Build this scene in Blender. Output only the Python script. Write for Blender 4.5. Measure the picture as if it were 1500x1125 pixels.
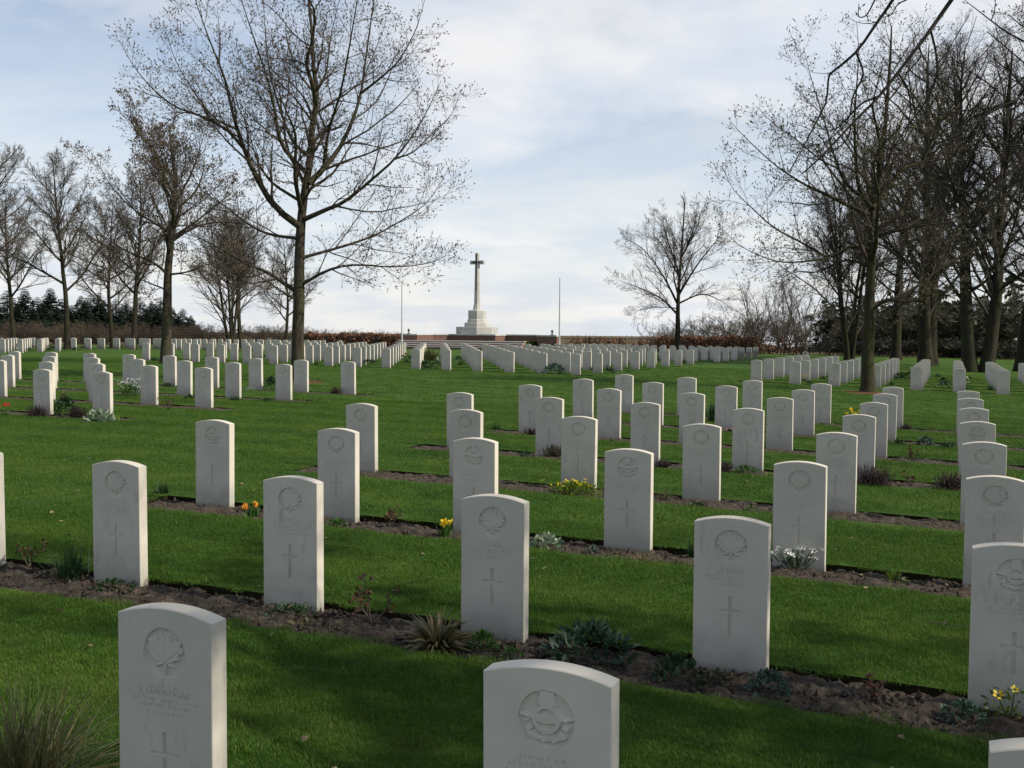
import bpy, math, random
import numpy as np
from mathutils import Matrix, Vector
from mathutils.geometry import tessellate_polygon

for o in list(bpy.data.objects): bpy.data.objects.remove(o)
scene = bpy.context.scene
COL = scene.collection
rad = math.radians

# ------------------------------------------------------------------ camera
F_PX, PITCH, ROLL, CAM_H = 1595.4, .05423, .006, 1.7621
cam_d = bpy.data.cameras.new('camera'); cam = bpy.data.objects.new('camera', cam_d); COL.objects.link(cam)
cam_d.sensor_fit = 'HORIZONTAL'; cam_d.sensor_width = 36.0; cam_d.lens = F_PX * 36 / 1500
cam_d.clip_start = .05; cam_d.clip_end = 9000
cam.matrix_world = Matrix.Translation((0, 0, CAM_H)) @ Matrix.Rotation(math.pi / 2 - PITCH, 4, 'X') @ Matrix.Rotation(ROLL, 4, 'Z')
scene.camera = cam

# ------------------------------------------------------------------ sun, sky, exposure
SUN_AZ, SUN_EL = -20.0, 40.0            # degrees, azimuth counted from +X towards +Y
sd = bpy.data.lights.new('sun', 'SUN'); sd.energy = 5.0; sd.angle = rad(.5); sd.color = (1.0, .93, .80)
sun = bpy.data.objects.new('sun', sd); COL.objects.link(sun)
sdir = Vector((math.cos(rad(SUN_AZ)) * math.cos(rad(SUN_EL)), math.sin(rad(SUN_AZ)) * math.cos(rad(SUN_EL)), math.sin(rad(SUN_EL))))
sun.rotation_euler = sdir.to_track_quat('Z', 'Y').to_euler()
sun.location = sdir * 60

world = bpy.data.worlds.new('World'); scene.world = world; world.use_nodes = True
wn, wl = world.node_tree.nodes, world.node_tree.links
wn.clear()
SKY_STRENGTH = .13
sky = wn.new('ShaderNodeTexSky'); sky.sky_type = 'NISHITA'; sky.sun_disc = False
sky.sun_elevation = rad(SUN_EL); sky.sun_rotation = rad(90 - SUN_AZ)
sky.air_density = 1.0; sky.dust_density = .6; sky.ozone_density = 2.5
tc = wn.new('ShaderNodeTexCoord')
sep = wn.new('ShaderNodeSeparateXYZ'); wl.new(tc.outputs['Generated'], sep.inputs[0])
def wmath(op, a, b=None, clamp=False):
    n = wn.new('ShaderNodeMath'); n.operation = op; n.use_clamp = clamp
    for i, v in enumerate((a, b)):
        if v is None: continue
        if isinstance(v, (int, float)): n.inputs[i].default_value = v
        else: wl.new(v, n.inputs[i])
    return n.outputs[0]
zz = wmath('MAXIMUM', sep.outputs[2], 0.0)
den = wmath('ADD', zz, .16)
cx = wmath('DIVIDE', sep.outputs[0], den); cy = wmath('DIVIDE', sep.outputs[1], den)
comb = wn.new('ShaderNodeCombineXYZ'); wl.new(cx, comb.inputs[0]); wl.new(cy, comb.inputs[1])
def wnoise(scale, detail, rough, off, dist=0.0):
    m = wn.new('ShaderNodeMapping'); wl.new(comb.outputs[0], m.inputs[0]); m.inputs['Location'].default_value = off
    n = wn.new('ShaderNodeTexNoise'); wl.new(m.outputs[0], n.inputs['Vector'])
    n.inputs['Scale'].default_value = scale; n.inputs['Detail'].default_value = detail
    n.inputs['Roughness'].default_value = rough; n.inputs['Distortion'].default_value = dist
    return n.outputs['Fac']
def wramp(fac, a, b):
    r = wn.new('ShaderNodeMapRange'); r.interpolation_type = 'SMOOTHSTEP'; wl.new(fac, r.inputs[0])
    r.inputs[1].default_value = a; r.inputs[2].default_value = b
    return r.outputs[0]
big = wramp(wnoise(.62, 7, .52, (3.04, 17.17, .4), .25), .38, .62)      # broad banks of cloud
fine = wramp(wnoise(1.9, 8, .60, (1.7, 7.2, 3.1), .3), .36, .66)     # their bright heads
veil = wramp(zz, .42, 0.0)                                           # thin veil, thicker towards the horizon
veil = wmath('MULTIPLY', veil, .84)
cover = wmath('MAXIMUM', wmath('MULTIPLY', big, .92), veil)
mixc = wn.new('ShaderNodeMix'); mixc.data_type = 'RGBA'; wl.new(fine, mixc.inputs[0])
mixc.inputs[6].default_value = (5.95, 6.35, 7.0, 1); mixc.inputs[7].default_value = (7.35, 7.25, 7.2, 1)
mixs = wn.new('ShaderNodeMix'); mixs.data_type = 'RGBA'; wl.new(cover, mixs.inputs[0])
wl.new(sky.outputs[0], mixs.inputs[6]); wl.new(mixc.outputs[2], mixs.inputs[7])
bg = wn.new('ShaderNodeBackground'); wl.new(mixs.outputs[2], bg.inputs[0]); bg.inputs[1].default_value = SKY_STRENGTH
wo = wn.new('ShaderNodeOutputWorld'); wl.new(bg.outputs[0], wo.inputs[0])

scene.render.engine = 'CYCLES'
scene.view_settings.view_transform = 'Standard'; scene.view_settings.look = 'None'
scene.view_settings.exposure = 0.0; scene.view_settings.gamma = 1.0
scene.render.resolution_x, scene.render.resolution_y = 1024, 768

# ------------------------------------------------------------------ the plan of the place
TH = -.38365                              # direction of the rows of graves
U = np.array([math.cos(TH), math.sin(TH)]); V = np.array([-math.sin(TH), math.cos(TH)])
O = np.array([-4.798, 4.955]); DU, DV = 1.3214, 2.7184
TC = (-0.23953, 0.07734, -0.13055, -0.05716, 0.06968, 0.00936, -0.04622, 0.00962)
T_FENCE = 89.0                            # the back fence runs along the rows at this distance
LAWN = .050                                # lawn stands this much above the soil of the beds
def st(x, y):
    return (x - O[0]) * U[0] + (y - O[1]) * U[1], (x - O[0]) * V[0] + (y - O[1]) * V[1]
def xy(s, t):
    return O[0] + s * U[0] + t * V[0], O[1] + s * U[1] + t * V[1]
def terr(x, y):
    """height of the soil"""
    x = np.asarray(x, float); y = np.asarray(y, float)
    s, t = st(x, y)
    tt = np.clip(t, -40, T_FENCE); ss = np.clip(s, -75, 40)
    X, Y = xy(ss, tt)
    X = np.clip(X, -60, 42); Y = np.clip(Y, -12, 130)
    b = (X / 10, X * Y / 500, X * X / 200, (Y / 50) ** 2, X * X * Y / 10000, X * Y * Y / 20000, (Y / 50) ** 3, (X / 20) ** 3)
    z = sum(c * q for c, q in zip(TC, b))
    out = np.maximum(t - T_FENCE, 0)
    # beyond the fence the hill falls away in the middle and runs on level to either side
    q = np.clip((s + 45) / 14, 0, 1) * np.clip((-10 - s) / 10, 0, 1); q = q * q * (3 - 2 * q)
    far = np.clip((out - 170) / 60, 0, 1); q = np.maximum(q, far)
    return z - out * .021 * q - out ** 2 * 1e-6 * q - np.clip(out - 170, 0, None) * .004
def ray(x, y):
    a, b = (x - 750) / F_PX, (y - 562.5) / F_PX
    cr, sr = math.cos(-ROLL), math.sin(-ROLL)
    a, b = a * cr - b * sr, a * sr + b * cr
    c, s = math.cos(PITCH), math.sin(PITCH)
    return np.array([a, c - b * s, -s - b * c])
def at_depth(x, y, Y):
    d = ray(x, y); k = Y / d[1]
    return np.array([d[0] * k, Y, CAM_H + d[2] * k])
def on_ground(x, y, h=0.0):
    """the spot of the ground (h above the soil) seen at a place of the photograph"""
    d = ray(x, y); k = 10.0
    for i in range(60):
        p = d * k; z = float(terr(p[0], p[1])) + h
        if d[2] > -1e-4: break
        k = .5 * k + .5 * (z - CAM_H) / d[2]
    p = d * k
    return np.array([p[0], p[1], float(terr(p[0], p[1]))])
def project(p):
    p = np.asarray(p, float); Z = p[..., 2] - CAM_H
    c, s = math.cos(PITCH), math.sin(PITCH)
    d = p[..., 1] * c - Z * s; up = p[..., 1] * s + Z * c
    return 750 + F_PX * p[..., 0] / d, 562.5 - F_PX * up / d, d

# ------------------------------------------------------------------ helpers
def prop(o, label=None, cat=None, group=None, kind=None):
    if label: o['label'] = label
    if cat: o['category'] = cat
    if group: o['group'] = group
    if kind: o['kind'] = kind
    return o
def link(o, parent=None):
    COL.objects.link(o)
    if parent is not None: o.parent = parent
    return o
def empty(name, loc=(0, 0, 0), rz=0.0):
    o = bpy.data.objects.new(name, None); o.location = loc; o.rotation_euler = (0, 0, rz); o.empty_display_size = .1
    return link(o)
def mesh_np(name, verts, faces, mats, mat_idx=None, smooth=False):
    """verts (N,3); faces: list of (M,k) integer arrays"""
    me = bpy.data.meshes.new(name)
    verts = np.asarray(verts, np.float32)
    faces = [np.asarray(f, np.int32) for f in faces if len(f)]
    nl = sum(f.size for f in faces); npoly = sum(len(f) for f in faces)
    me.vertices.add(len(verts)); me.vertices.foreach_set('co', verts.ravel())
    me.loops.add(nl); me.polygons.add(npoly)
    me.loops.foreach_set('vertex_index', np.concatenate([f.ravel() for f in faces]))
    tot = np.concatenate([np.full(len(f), f.shape[1], np.int32) for f in faces])
    me.polygons.foreach_set('loop_start', np.concatenate([[0], np.cumsum(tot)[:-1]]).astype(np.int32))
    me.polygons.foreach_set('loop_total', tot)
    for m in (mats if isinstance(mats, (list, tuple)) else [mats]): me.materials.append(m)
    if mat_idx is not None: me.polygons.foreach_set('material_index', np.asarray(mat_idx, np.int32))
    me.polygons.foreach_set('use_smooth', np.full(npoly, bool(smooth)))
    me.update(); me.validate()
    return me
def obj(name, me, parent=None, loc=None, rz=None):
    o = bpy.data.objects.new(name, me)
    if loc is not None: o.location = loc
    if rz is not None: o.rotation_euler = (0, 0, rz)
    return link(o, parent)
class MB:
    """collects boxes, prisms and tubes into one mesh"""
    def __init__(s): s.v = []; s.f = {}; s.n = 0
    def add(s, verts, faces):
        s.v.append(np.asarray(verts, float))
        for f in faces:
            f = np.asarray(f, int); s.f.setdefault(f.shape[1], []).append(f + s.n)
        s.n += len(verts)
    def box(s, x0, x1, y0, y1, z0, z1):
        v = [(x, y, z) for z in (z0, z1) for y in (y0, y1) for x in (x0, x1)]
        s.add(v, [[(0, 2, 3, 1), (4, 5, 7, 6), (0, 1, 5, 4), (2, 6, 7, 3), (0, 4, 6, 2), (1, 3, 7, 5)]])
    def prism(s, pts0, z0, pts1, z1):
        n = len(pts0)
        v = [(x, y, z0) for x, y in pts0] + [(x, y, z1) for x, y in pts1]
        s.add(v, [[(i, (i + 1) % n, n + (i + 1) % n, n + i) for i in range(n)], [tuple(range(n))[::-1]], [tuple(range(n, 2 * n))]])
    def tube(s, pts, radii, k=6, cap=True):
        pts = np.asarray(pts, float); r = np.broadcast_to(np.asarray(radii, float), (len(pts),))
        v, f = tubes(pts[None], r[None], k); s.add(v, [f])
        if cap: s.add(v[-k:], [[tuple(range(k))]])
    def mesh(s, name, mat, smooth=False):
        return mesh_np(name, np.concatenate(s.v), [np.concatenate(f) for f in s.f.values()], mat, smooth=smooth)
def tubes(P, R, k):
    """P (B,n,3), R (B,n) -> verts, quads"""
    B, n, _ = P.shape
    T = np.gradient(P, axis=1); T /= np.linalg.norm(T, axis=2, keepdims=True) + 1e-9
    m = T.mean(1); ref = np.where(np.abs(m[:, 2:3]) > .8, [[1., 0, 0]], [[0, 0, 1.]])[:, None, :]
    N = np.cross(T, np.broadcast_to(ref, T.shape)); N /= np.linalg.norm(N, axis=2, keepdims=True) + 1e-9
    Bn = np.cross(T, N)
    th = np.arange(k) * 2 * np.pi / k
    v = P[:, :, None, :] + R[:, :, None, None] * (np.cos(th)[None, None, :, None] * N[:, :, None, :] + np.sin(th)[None, None, :, None] * Bn[:, :, None, :])
    idx = np.arange(B * n * k).reshape(B, n, k)
    a = idx[:, :-1, :]; b = np.roll(a, -1, 2); c = np.roll(idx[:, 1:, :], -1, 2); d = idx[:, 1:, :]
    return v.reshape(-1, 3), np.stack([a, b, c, d], -1).reshape(-1, 4)
def vnoise(x, y, seed):
    """smooth value noise"""
    g = np.random.RandomState(seed).rand(256, 256)
    xi = np.floor(x).astype(int); yi = np.floor(y).astype(int); fx = x - xi; fy = y - yi
    fx = fx * fx * (3 - 2 * fx); fy = fy * fy * (3 - 2 * fy)
    q = lambda i, j: g[(xi + i) % 256, (yi + j) % 256]
    return (q(0, 0) * (1 - fx) + q(1, 0) * fx) * (1 - fy) + (q(0, 1) * (1 - fx) + q(1, 1) * fx) * fy

# ------------------------------------------------------------------ materials
def material(name, rough=.8, spec=.2):
    m = bpy.data.materials.new(name); m.use_nodes = True
    nt = m.node_tree; b = nt.nodes['Principled BSDF']
    b.inputs['Roughness'].default_value = rough; b.inputs['Specular IOR Level'].default_value = spec
    return m, nt, b
def nd(nt, typ, **kw):
    n = nt.nodes.new(typ)
    for k, v in kw.items(): setattr(n, k, v)
    return n
def noise(nt, vec, scale, detail=5, rough=.55):
    n = nd(nt, 'ShaderNodeTexNoise'); n.inputs['Scale'].default_value = scale
    n.inputs['Detail'].default_value = detail; n.inputs['Roughness'].default_value = rough
    if vec is not None: nt.links.new(vec, n.inputs['Vector'])
    return n.outputs['Fac']
def ramp(nt, fac, stops):
    r = nd(nt, 'ShaderNodeValToRGB'); cr = r.color_ramp
    while len(cr.elements) < len(stops): cr.elements.new(.5)
    for e, (p, c) in zip(cr.elements, stops): e.position = p; e.color = (*c, 1)
    nt.links.new(fac, r.inputs[0]); return r.outputs[0]
def mixrgb(nt, fac, a, b, mode='MIX'):
    n = nd(nt, 'ShaderNodeMix', data_type='RGBA', blend_type=mode)
    for i, v in ((0, fac), (6, a), (7, b)):
        if isinstance(v, (int, float)): n.inputs[i].default_value = v
        elif isinstance(v, tuple): n.inputs[i].default_value = (*v, 1)
        else: nt.links.new(v, n.inputs[i])
    return n.outputs[2]
def maprange(nt, v, a, b, c=0., d=1.):
    n = nd(nt, 'ShaderNodeMapRange'); nt.links.new(v, n.inputs[0])
    for i, q in enumerate((a, b, c, d)): n.inputs[i + 1].default_value = q
    return n.outputs[0]
def bump(nt, b, h, strength, dist):
    n = nd(nt, 'ShaderNodeBump'); n.inputs['Strength'].default_value = strength; n.inputs['Distance'].default_value = dist
    nt.links.new(h, n.inputs['Height']); nt.links.new(n.outputs[0], b.inputs['Normal'])
def wpos(nt): return nd(nt, 'ShaderNodeNewGeometry').outputs['Position']
def math_(nt, op, a, b=0.):
    n = nd(nt, 'ShaderNodeMath', operation=op)
    for i, v in ((0, a), (1, b)):
        if isinstance(v, (int, float)): n.inputs[i].default_value = v
        else: nt.links.new(v, n.inputs[i])
    return n.outputs[0]

def two_tone(name, c0, c1, scale, rough=.8, spec=.2, bscale=None, bstr=.4, bdist=.01, lo=.35, hi=.65):
    m, nt, b = material(name, rough, spec)
    n = noise(nt, wpos(nt), scale)
    nt.links.new(ramp(nt, n, [(lo, c0), (hi, c1)]), b.inputs['Base Color'])
    if bscale: bump(nt, b, noise(nt, wpos(nt), bscale, 6, .65), bstr, bdist)
    return m

def stone_material():
    m, nt, b = material('headstone_limestone', .85, .15)
    tcn = nd(nt, 'ShaderNodeTexCoord'); oi = nd(nt, 'ShaderNodeObjectInfo')
    off = nd(nt, 'ShaderNodeVectorMath', operation='SCALE'); off.inputs[0].default_value = (37., 21., 53.)
    nt.links.new(oi.outputs['Random'], off.inputs['Scale'])
    pos = wpos(nt)
    base = ramp(nt, noise(nt, pos, 3.0, 6, .6), [(.3, (.575, .525, .435)), (.7, (.66, .605, .505))])
    # lichen and rain marks: blotches with their own shape, stronger on some stones than on others
    mp = nd(nt, 'ShaderNodeMapping'); mp.inputs['Scale'].default_value = (1, 1, .35); nt.links.new(pos, mp.inputs[0])
    blot = maprange(nt, noise(nt, mp.outputs[0], 14., 6, .68), .56, .74)
    amt = maprange(nt, noise(nt, pos, .9, 2, .5), .46, .58, .0, .8)
    base = mixrgb(nt, math_(nt, 'MULTIPLY', blot, amt), base, (.26, .275, .23))
    soft = maprange(nt, noise(nt, pos, 5., 4, .6), .45, .75, .0, .35)
    base = mixrgb(nt, soft, base, (.47, .44, .37))
    speck = maprange(nt, noise(nt, pos, 420., 2, .7), .60, .75, 0., .22)
    base = mixrgb(nt, speck, base, (.32, .31, .28))
    tone = maprange(nt, noise(nt, pos, .8, 2, .5), .35, .65, 0., .30)
    base = mixrgb(nt, tone, base, (.43, .395, .33))
    # algae and splashed soil creeping up from the ground, each stone its own edge
    so = nd(nt, 'ShaderNodeSeparateXYZ'); nt.links.new(tcn.outputs['Object'], so.inputs[0])
    edge = math_(nt, 'SUBTRACT', math_(nt, 'ADD', math_(nt, 'MULTIPLY', noise(nt, pos, 9., 5, .65), .34), math_(nt, 'MULTIPLY', noise(nt, pos, 1.1, 2, .5), .25)), so.outputs[2])
    base = mixrgb(nt, maprange(nt, edge, .0, .24, 0., .6), base, (.30, .30, .245))
    splash = math_(nt, 'SUBTRACT', math_(nt, 'MULTIPLY', noise(nt, pos, 30., 4, .7), .11), so.outputs[2])
    base = mixrgb(nt, maprange(nt, splash, .0, .05, 0., .6), base, (.17, .14, .105))
    nt.links.new(base, b.inputs['Base Color'])
    bump(nt, b, noise(nt, pos, 260., 4, .7), .25, .0012)
    return m
M_STONE = stone_material()
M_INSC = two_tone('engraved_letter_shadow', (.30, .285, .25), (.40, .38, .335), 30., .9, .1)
M_SOIL = None
def soil_material():
    m, nt, b = material('bed_soil', .95, .1)
    p = wpos(nt)
    c = ramp(nt, noise(nt, p, 22., 7, .7), [(.3, (.028, .022, .016)), (.52, (.064, .052, .040)), (.72, (.122, .102, .080))])
    fleck = maprange(nt, noise(nt, p, 90., 2, .5), .68, .74)
    c = mixrgb(nt, fleck, c, (.20, .17, .13))
    nt.links.new(c, b.inputs['Base Color'])
    bump(nt, b, noise(nt, p, 60., 8, .75), .8, .02)
    return m
M_SOIL = soil_material()
M_EDGE = two_tone('cut_turf_edge', (.012, .010, .006), (.030, .026, .012), 30., .95, .05, 40., .8, .02)
def lawn_colour(nt):
    """mown stripes along the rows, patches of moss and drier grass"""
    p = wpos(nt)
    sp = nd(nt, 'ShaderNodeSeparateXYZ'); nt.links.new(p, sp.inputs[0])
    t = math_(nt, 'ADD', math_(nt, 'MULTIPLY', sp.outputs[0], V[0]), math_(nt, 'MULTIPLY', sp.outputs[1], V[1]))
    wob = noise(nt, p, .35, 3, .5)
    t = math_(nt, 'ADD', math_(nt, 'MULTIPLY', t, 2 * math.pi / 1.36), math_(nt, 'MULTIPLY', wob, 5.0))
    stripe = math_(nt, 'MULTIPLY', math_(nt, 'SINE', t), .5)
    big = noise(nt, p, .55, 5, .6); mid = noise(nt, p, 4.5, 5, .65)
    f = math_(nt, 'ADD', math_(nt, 'MULTIPLY', big, .55), math_(nt, 'MULTIPLY', mid, .45))
    f = math_(nt, 'ADD', f, math_(nt, 'MULTIPLY', stripe, .13))
    c = ramp(nt, f, [(.32, (.027, .074, .008)), (.50, (.054, .115, .011)), (.68, (.095, .148, .019))])
    return c
def lawn_material():
    m, nt, b = material('lawn_turf', .9, .1)
    p = wpos(nt)
    c = lawn_colour(nt)
    dark = maprange(nt, noise(nt, p, 55., 6, .7), .35, .65)
    c = mixrgb(nt, dark, c, mixrgb(nt, .5, c, (.012, .032, .005)))
    nt.links.new(c, b.inputs['Base Color'])
    bump(nt, b, noise(nt, p, 75., 6, .75), .9, .03)
    return m
M_LAWN = lawn_material()
def blade_material():
    m = bpy.data.materials.new('grass_blade'); m.use_nodes = True; nt = m.node_tree
    b = nt.nodes['Principled BSDF']; out = nt.nodes['Material Output']
    b.inputs['Roughness'].default_value = .55; b.inputs['Specular IOR Level'].default_value = .25
    c = lawn_colour(nt)
    rnd = nd(nt, 'ShaderNodeNewGeometry').outputs['Random Per Island']
    c = mixrgb(nt, maprange(nt, rnd, .93, .97), c, (.20, .19, .06))
    c = mixrgb(nt, maprange(nt, rnd, 0, 1, 0, .45), c, (.085, .18, .015))
    nt.links.new(c, b.inputs['Base Color'])
    tr = nd(nt, 'ShaderNodeBsdfTranslucent'); nt.links.new(c, tr.inputs[0])
    ms = nd(nt, 'ShaderNodeMixShader'); ms.inputs[0].default_value = .35
    nt.links.new(b.outputs[0], ms.inputs[1]); nt.links.new(tr.outputs[0], ms.inputs[2]); nt.links.new(ms.outputs[0], out.inputs[0])
    return m
M_BLADE = blade_material()
def leaf(name, c0, c1, trans=.25, rough=.5):
    m = bpy.data.materials.new(name); m.use_nodes = True; nt = m.node_tree
    b = nt.nodes['Principled BSDF']; out = nt.nodes['Material Output']
    b.inputs['Roughness'].default_value = rough; b.inputs['Specular IOR Level'].default_value = .3
    rnd = nd(nt, 'ShaderNodeNewGeometry').outputs['Random Per Island']
    c = mixrgb(nt, rnd, c0, c1)
    nt.links.new(c, b.inputs['Base Color'])
    if trans:
        tr = nd(nt, 'ShaderNodeBsdfTranslucent'); nt.links.new(c, tr.inputs[0])
        ms = nd(nt, 'ShaderNodeMixShader'); ms.inputs[0].default_value = trans
        nt.links.new(b.outputs[0], ms.inputs[1]); nt.links.new(tr.outputs[0], ms.inputs[2]); nt.links.new(ms.outputs[0], out.inputs[0])
    return m
def bark(name, c0, c1, moss=None, scale=9.):
    m, nt, b = material(name, .95, .1)
    p = wpos(nt)
    mp = nd(nt, 'ShaderNodeMapping'); mp.inputs['Scale'].default_value = (1, 1, .22); nt.links.new(p, mp.inputs[0])
    n = noise(nt, mp.outputs[0], scale, 7, .7)
    c = ramp(nt, n, [(.32, c0), (.66, c1)])
    if moss:
        c = mixrgb(nt, maprange(nt, noise(nt, p, 1.3, 5, .6), .42, .62, 0, .75), c, moss)
    nt.links.new(c, b.inputs['Base Color']); bump(nt, b, n, .8, .03)
    return m
M_BARK = bark('bark_grey_brown', (.022, .018, .013), (.078, .066, .048), (.052, .055, .024))
M_BARK_MOSS = bark('bark_mossy', (.022, .019, .012), (.060, .052, .034), (.050, .052, .020))
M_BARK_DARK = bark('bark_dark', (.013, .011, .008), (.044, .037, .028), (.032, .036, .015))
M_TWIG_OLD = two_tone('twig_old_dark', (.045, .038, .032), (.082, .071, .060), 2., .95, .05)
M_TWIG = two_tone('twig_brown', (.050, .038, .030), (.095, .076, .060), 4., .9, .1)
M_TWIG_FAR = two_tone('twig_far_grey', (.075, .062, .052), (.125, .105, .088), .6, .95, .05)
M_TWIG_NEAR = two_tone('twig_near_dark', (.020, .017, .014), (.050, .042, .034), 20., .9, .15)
M_BUD = leaf('opening_bud', (.10, .074, .050), (.17, .13, .088), .2)
M_BUD_GREEN = leaf('green_bud', (.10, .12, .03), (.18, .20, .05), .3)
M_BUD_OLIVE = leaf('olive_bud', (.060, .058, .024), (.11, .10, .04), .2)
M_OLD_LEAF = leaf('old_brown_leaf', (.075, .042, .026), (.13, .078, .05), .2)
M_NEEDLE = leaf('conifer_needles', (.010, .022, .014), (.026, .042, .022), 0, .7)
M_PINE = leaf('pine_needles', (.026, .042, .022), (.050, .066, .032), 0, .7)
M_EVERGREEN = leaf('evergreen_leaves', (.024, .034, .015), (.050, .062, .026), .1, .6)
M_BEECH = leaf('dry_beech_leaves', (.14, .058, .030), (.24, .12, .065), .25, .8)
M_FIELD = two_tone('rough_field_grass', (.080, .062, .036), (.145, .115, .068), .35, .95, .05, 8., .8, .1)
M_CROSS = two_tone('memorial_stone', (.40, .388, .35), (.50, .485, .44), 1.1, .85, .15, 40., .2, .004)
M_BRONZE = two_tone('bronze_sword', (.030, .036, .034), (.050, .055, .048), 5., .5, .5)
M_COPING = two_tone('wall_coping_stone', (.48, .46, .43), (.60, .58, .54), 1.5, .85, .15)
def brick_material():
    m, nt, b = material('brick_wall', .9, .1)
    tcn = nd(nt, 'ShaderNodeTexCoord')
    sp = nd(nt, 'ShaderNodeSeparateXYZ'); nt.links.new(wpos(nt), sp.inputs[0])
    a = math_(nt, 'ADD', math_(nt, 'MULTIPLY', sp.outputs[0], U[0]), math_(nt, 'MULTIPLY', sp.outputs[1], U[1]))
    cb = nd(nt, 'ShaderNodeCombineXYZ'); nt.links.new(a, cb.inputs[0]); nt.links.new(sp.outputs[2], cb.inputs[1])
    br = nd(nt, 'ShaderNodeTexBrick'); nt.links.new(cb.outputs[0], br.inputs['Vector'])
    br.inputs['Scale'].default_value = 1.0; br.inputs['Brick Width'].default_value = .22; br.inputs['Row Height'].default_value = .065
    br.inputs['Mortar Size'].default_value = .008
    br.inputs['Color1'].default_value = (.21, .075, .050, 1); br.inputs['Color2'].default_value = (.13, .050, .040, 1)
    br.inputs['Mortar'].default_value = (.24, .21, .18, 1)
    nt.links.new(br.outputs[0], b.inputs['Base Color'])
    return m
M_BRICK = brick_material()
M_METAL = two_tone('fence_iron', (.015, .017, .016), (.030, .033, .031), 3., .6, .3)
M_POLE = two_tone('white_painted_pole', (.42, .43, .45), (.52, .53, .55), 3., .4, .4)
M_MULCH = two_tone('bark_mulch', (.085, .040, .022), (.16, .075, .042), 40., .95, .05, 60., .8, .02)
# plants
M_G_DARK = leaf('leaf_dark_green', (.010, .034, .010), (.028, .068, .018))
M_G_MID = leaf('leaf_mid_green', (.025, .075, .012), (.06, .14, .02))
M_G_LIME = leaf('leaf_lime', (.08, .15, .012), (.16, .22, .02))
M_G_BLUE = leaf('leaf_blue_green', (.030, .062, .040), (.065, .110, .072))
M_G_DEEP = leaf('leaf_deep_green', (.016, .040, .020), (.036, .074, .036))
M_G_PALE = leaf('leaf_pale_variegated', (.10, .17, .09), (.34, .38, .26))
M_HEATH = leaf('heather_twig', (.022, .014, .014), (.060, .034, .036), .1)
M_STRAW = leaf('dry_grass', (.12, .092, .040), (.26, .21, .11))
M_STRAW_G = leaf('half_dry_grass', (.045, .065, .020), (.16, .135, .055))
M_WILT = leaf('wilted_leaf', (.028, .042, .012), (.15, .115, .055))
M_RUST = leaf('rusty_leaf', (.060, .030, .016), (.125, .062, .032))
M_YEL = leaf('yellow_petal', (.72, .50, .015), (.80, .62, .03), .3)
M_ORANGE = leaf('orange_petal', (.70, .24, .03), (.76, .42, .06), .3)
M_RED = leaf('red_petal', (.50, .030, .018), (.62, .06, .03), .3)
M_WHITE = leaf('white_petal', (.72, .72, .68), (.82, .82, .80), .3)
M_PINK = leaf('pink_petal', (.36, .10, .16), (.50, .20, .26), .3)

# ------------------------------------------------------------------ graves: where each stone stands
PLOTS = {}                                # plot -> list of (c, r) in grave units
near = [(c, r) for r in range(0, 8) for c in range(0, 8)]
LC, LR = -5.38, 4.32
left = [(LC + q, LR + k) for k, n in ((0, 4), (1, 7), (2, 9), (3, 11)) for q in range(-n + 1, 1)]
centre = [(-4.99 + q, 13.02 + k) for k in range(8) for q in range(-15, 1)]
right = [(-.04 + q, 13.2 + k) for k in range(6) for q in range(0, 9)]
back_r = [(-4.9 - q, 22.4 + k) for k in range(6) for q in range(0, 10)]
back_l = [(c, r + .05) for r in range(16, 21) for c in range(-44, -16 - r + 1)] + \
         [(c, r + .05) for r, c0, c1 in ((21, -43, -24), (22, -44, -25), (23, -46, -25)) for c in range(c0, c1 + 1)]
WORDS = dict(near='near right plot', left='near left plot', centre='plot before cross', right='far right plot', back_r='rearmost right plot', back_l='rearmost left plot')
ORD = ['first', 'second', 'third', 'fourth', 'fifth', 'sixth', 'seventh', 'eighth', 'ninth', 'tenth', 'eleventh', 'twelfth',
       'thirteenth', 'fourteenth', 'fifteenth', 'sixteenth', 'seventeenth', 'eighteenth', 'nineteenth', 'twentieth', 'twenty-first', 'twenty-second', 'twenty-third', 'twenty-fourth']
rng = np.random.RandomState(7)
STONES = []                               # plot, row number, place from left, x, y, z, yaw, seen height in px
BEDS = []                                 # s0, s1, t0, t1 , plot
for name, lst in (('near', near), ('left', left), ('centre', centre), ('right', right), ('back_r', back_r), ('back_l', back_l)):
    rows = sorted({round(r, 3) for c, r in lst})
    for ri, r in enumerate(rows):
        cs = sorted(c for c, q in lst if abs(q - r) < .01)
        vis = []
        for c in cs:
            x, y = xy(c * DU + (.10 if name == 'near' and (c, r) == (0, 1) else 0), r * DV); z = float(terr(x, y))
            px, py, d = project((x, y, z + .6))
            if -110 < px < 1640 and d > 1 and y > 1.5: vis.append((c, x, y, z, 813 * F_PX / d / 1000))
        if vis:
            for i, (c, x, y, z, h) in enumerate(vis):
                STONES.append([name, ri, i, x, y, z, TH + rng.uniform(-.012, .012), h, c, r])
            BEDS.append([min(cs) * DU - .62, max(cs) * DU + .78, r * DV - .50, r * DV + .13, name, ri])
STONES.sort(key=lambda s: -s[7])

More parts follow.
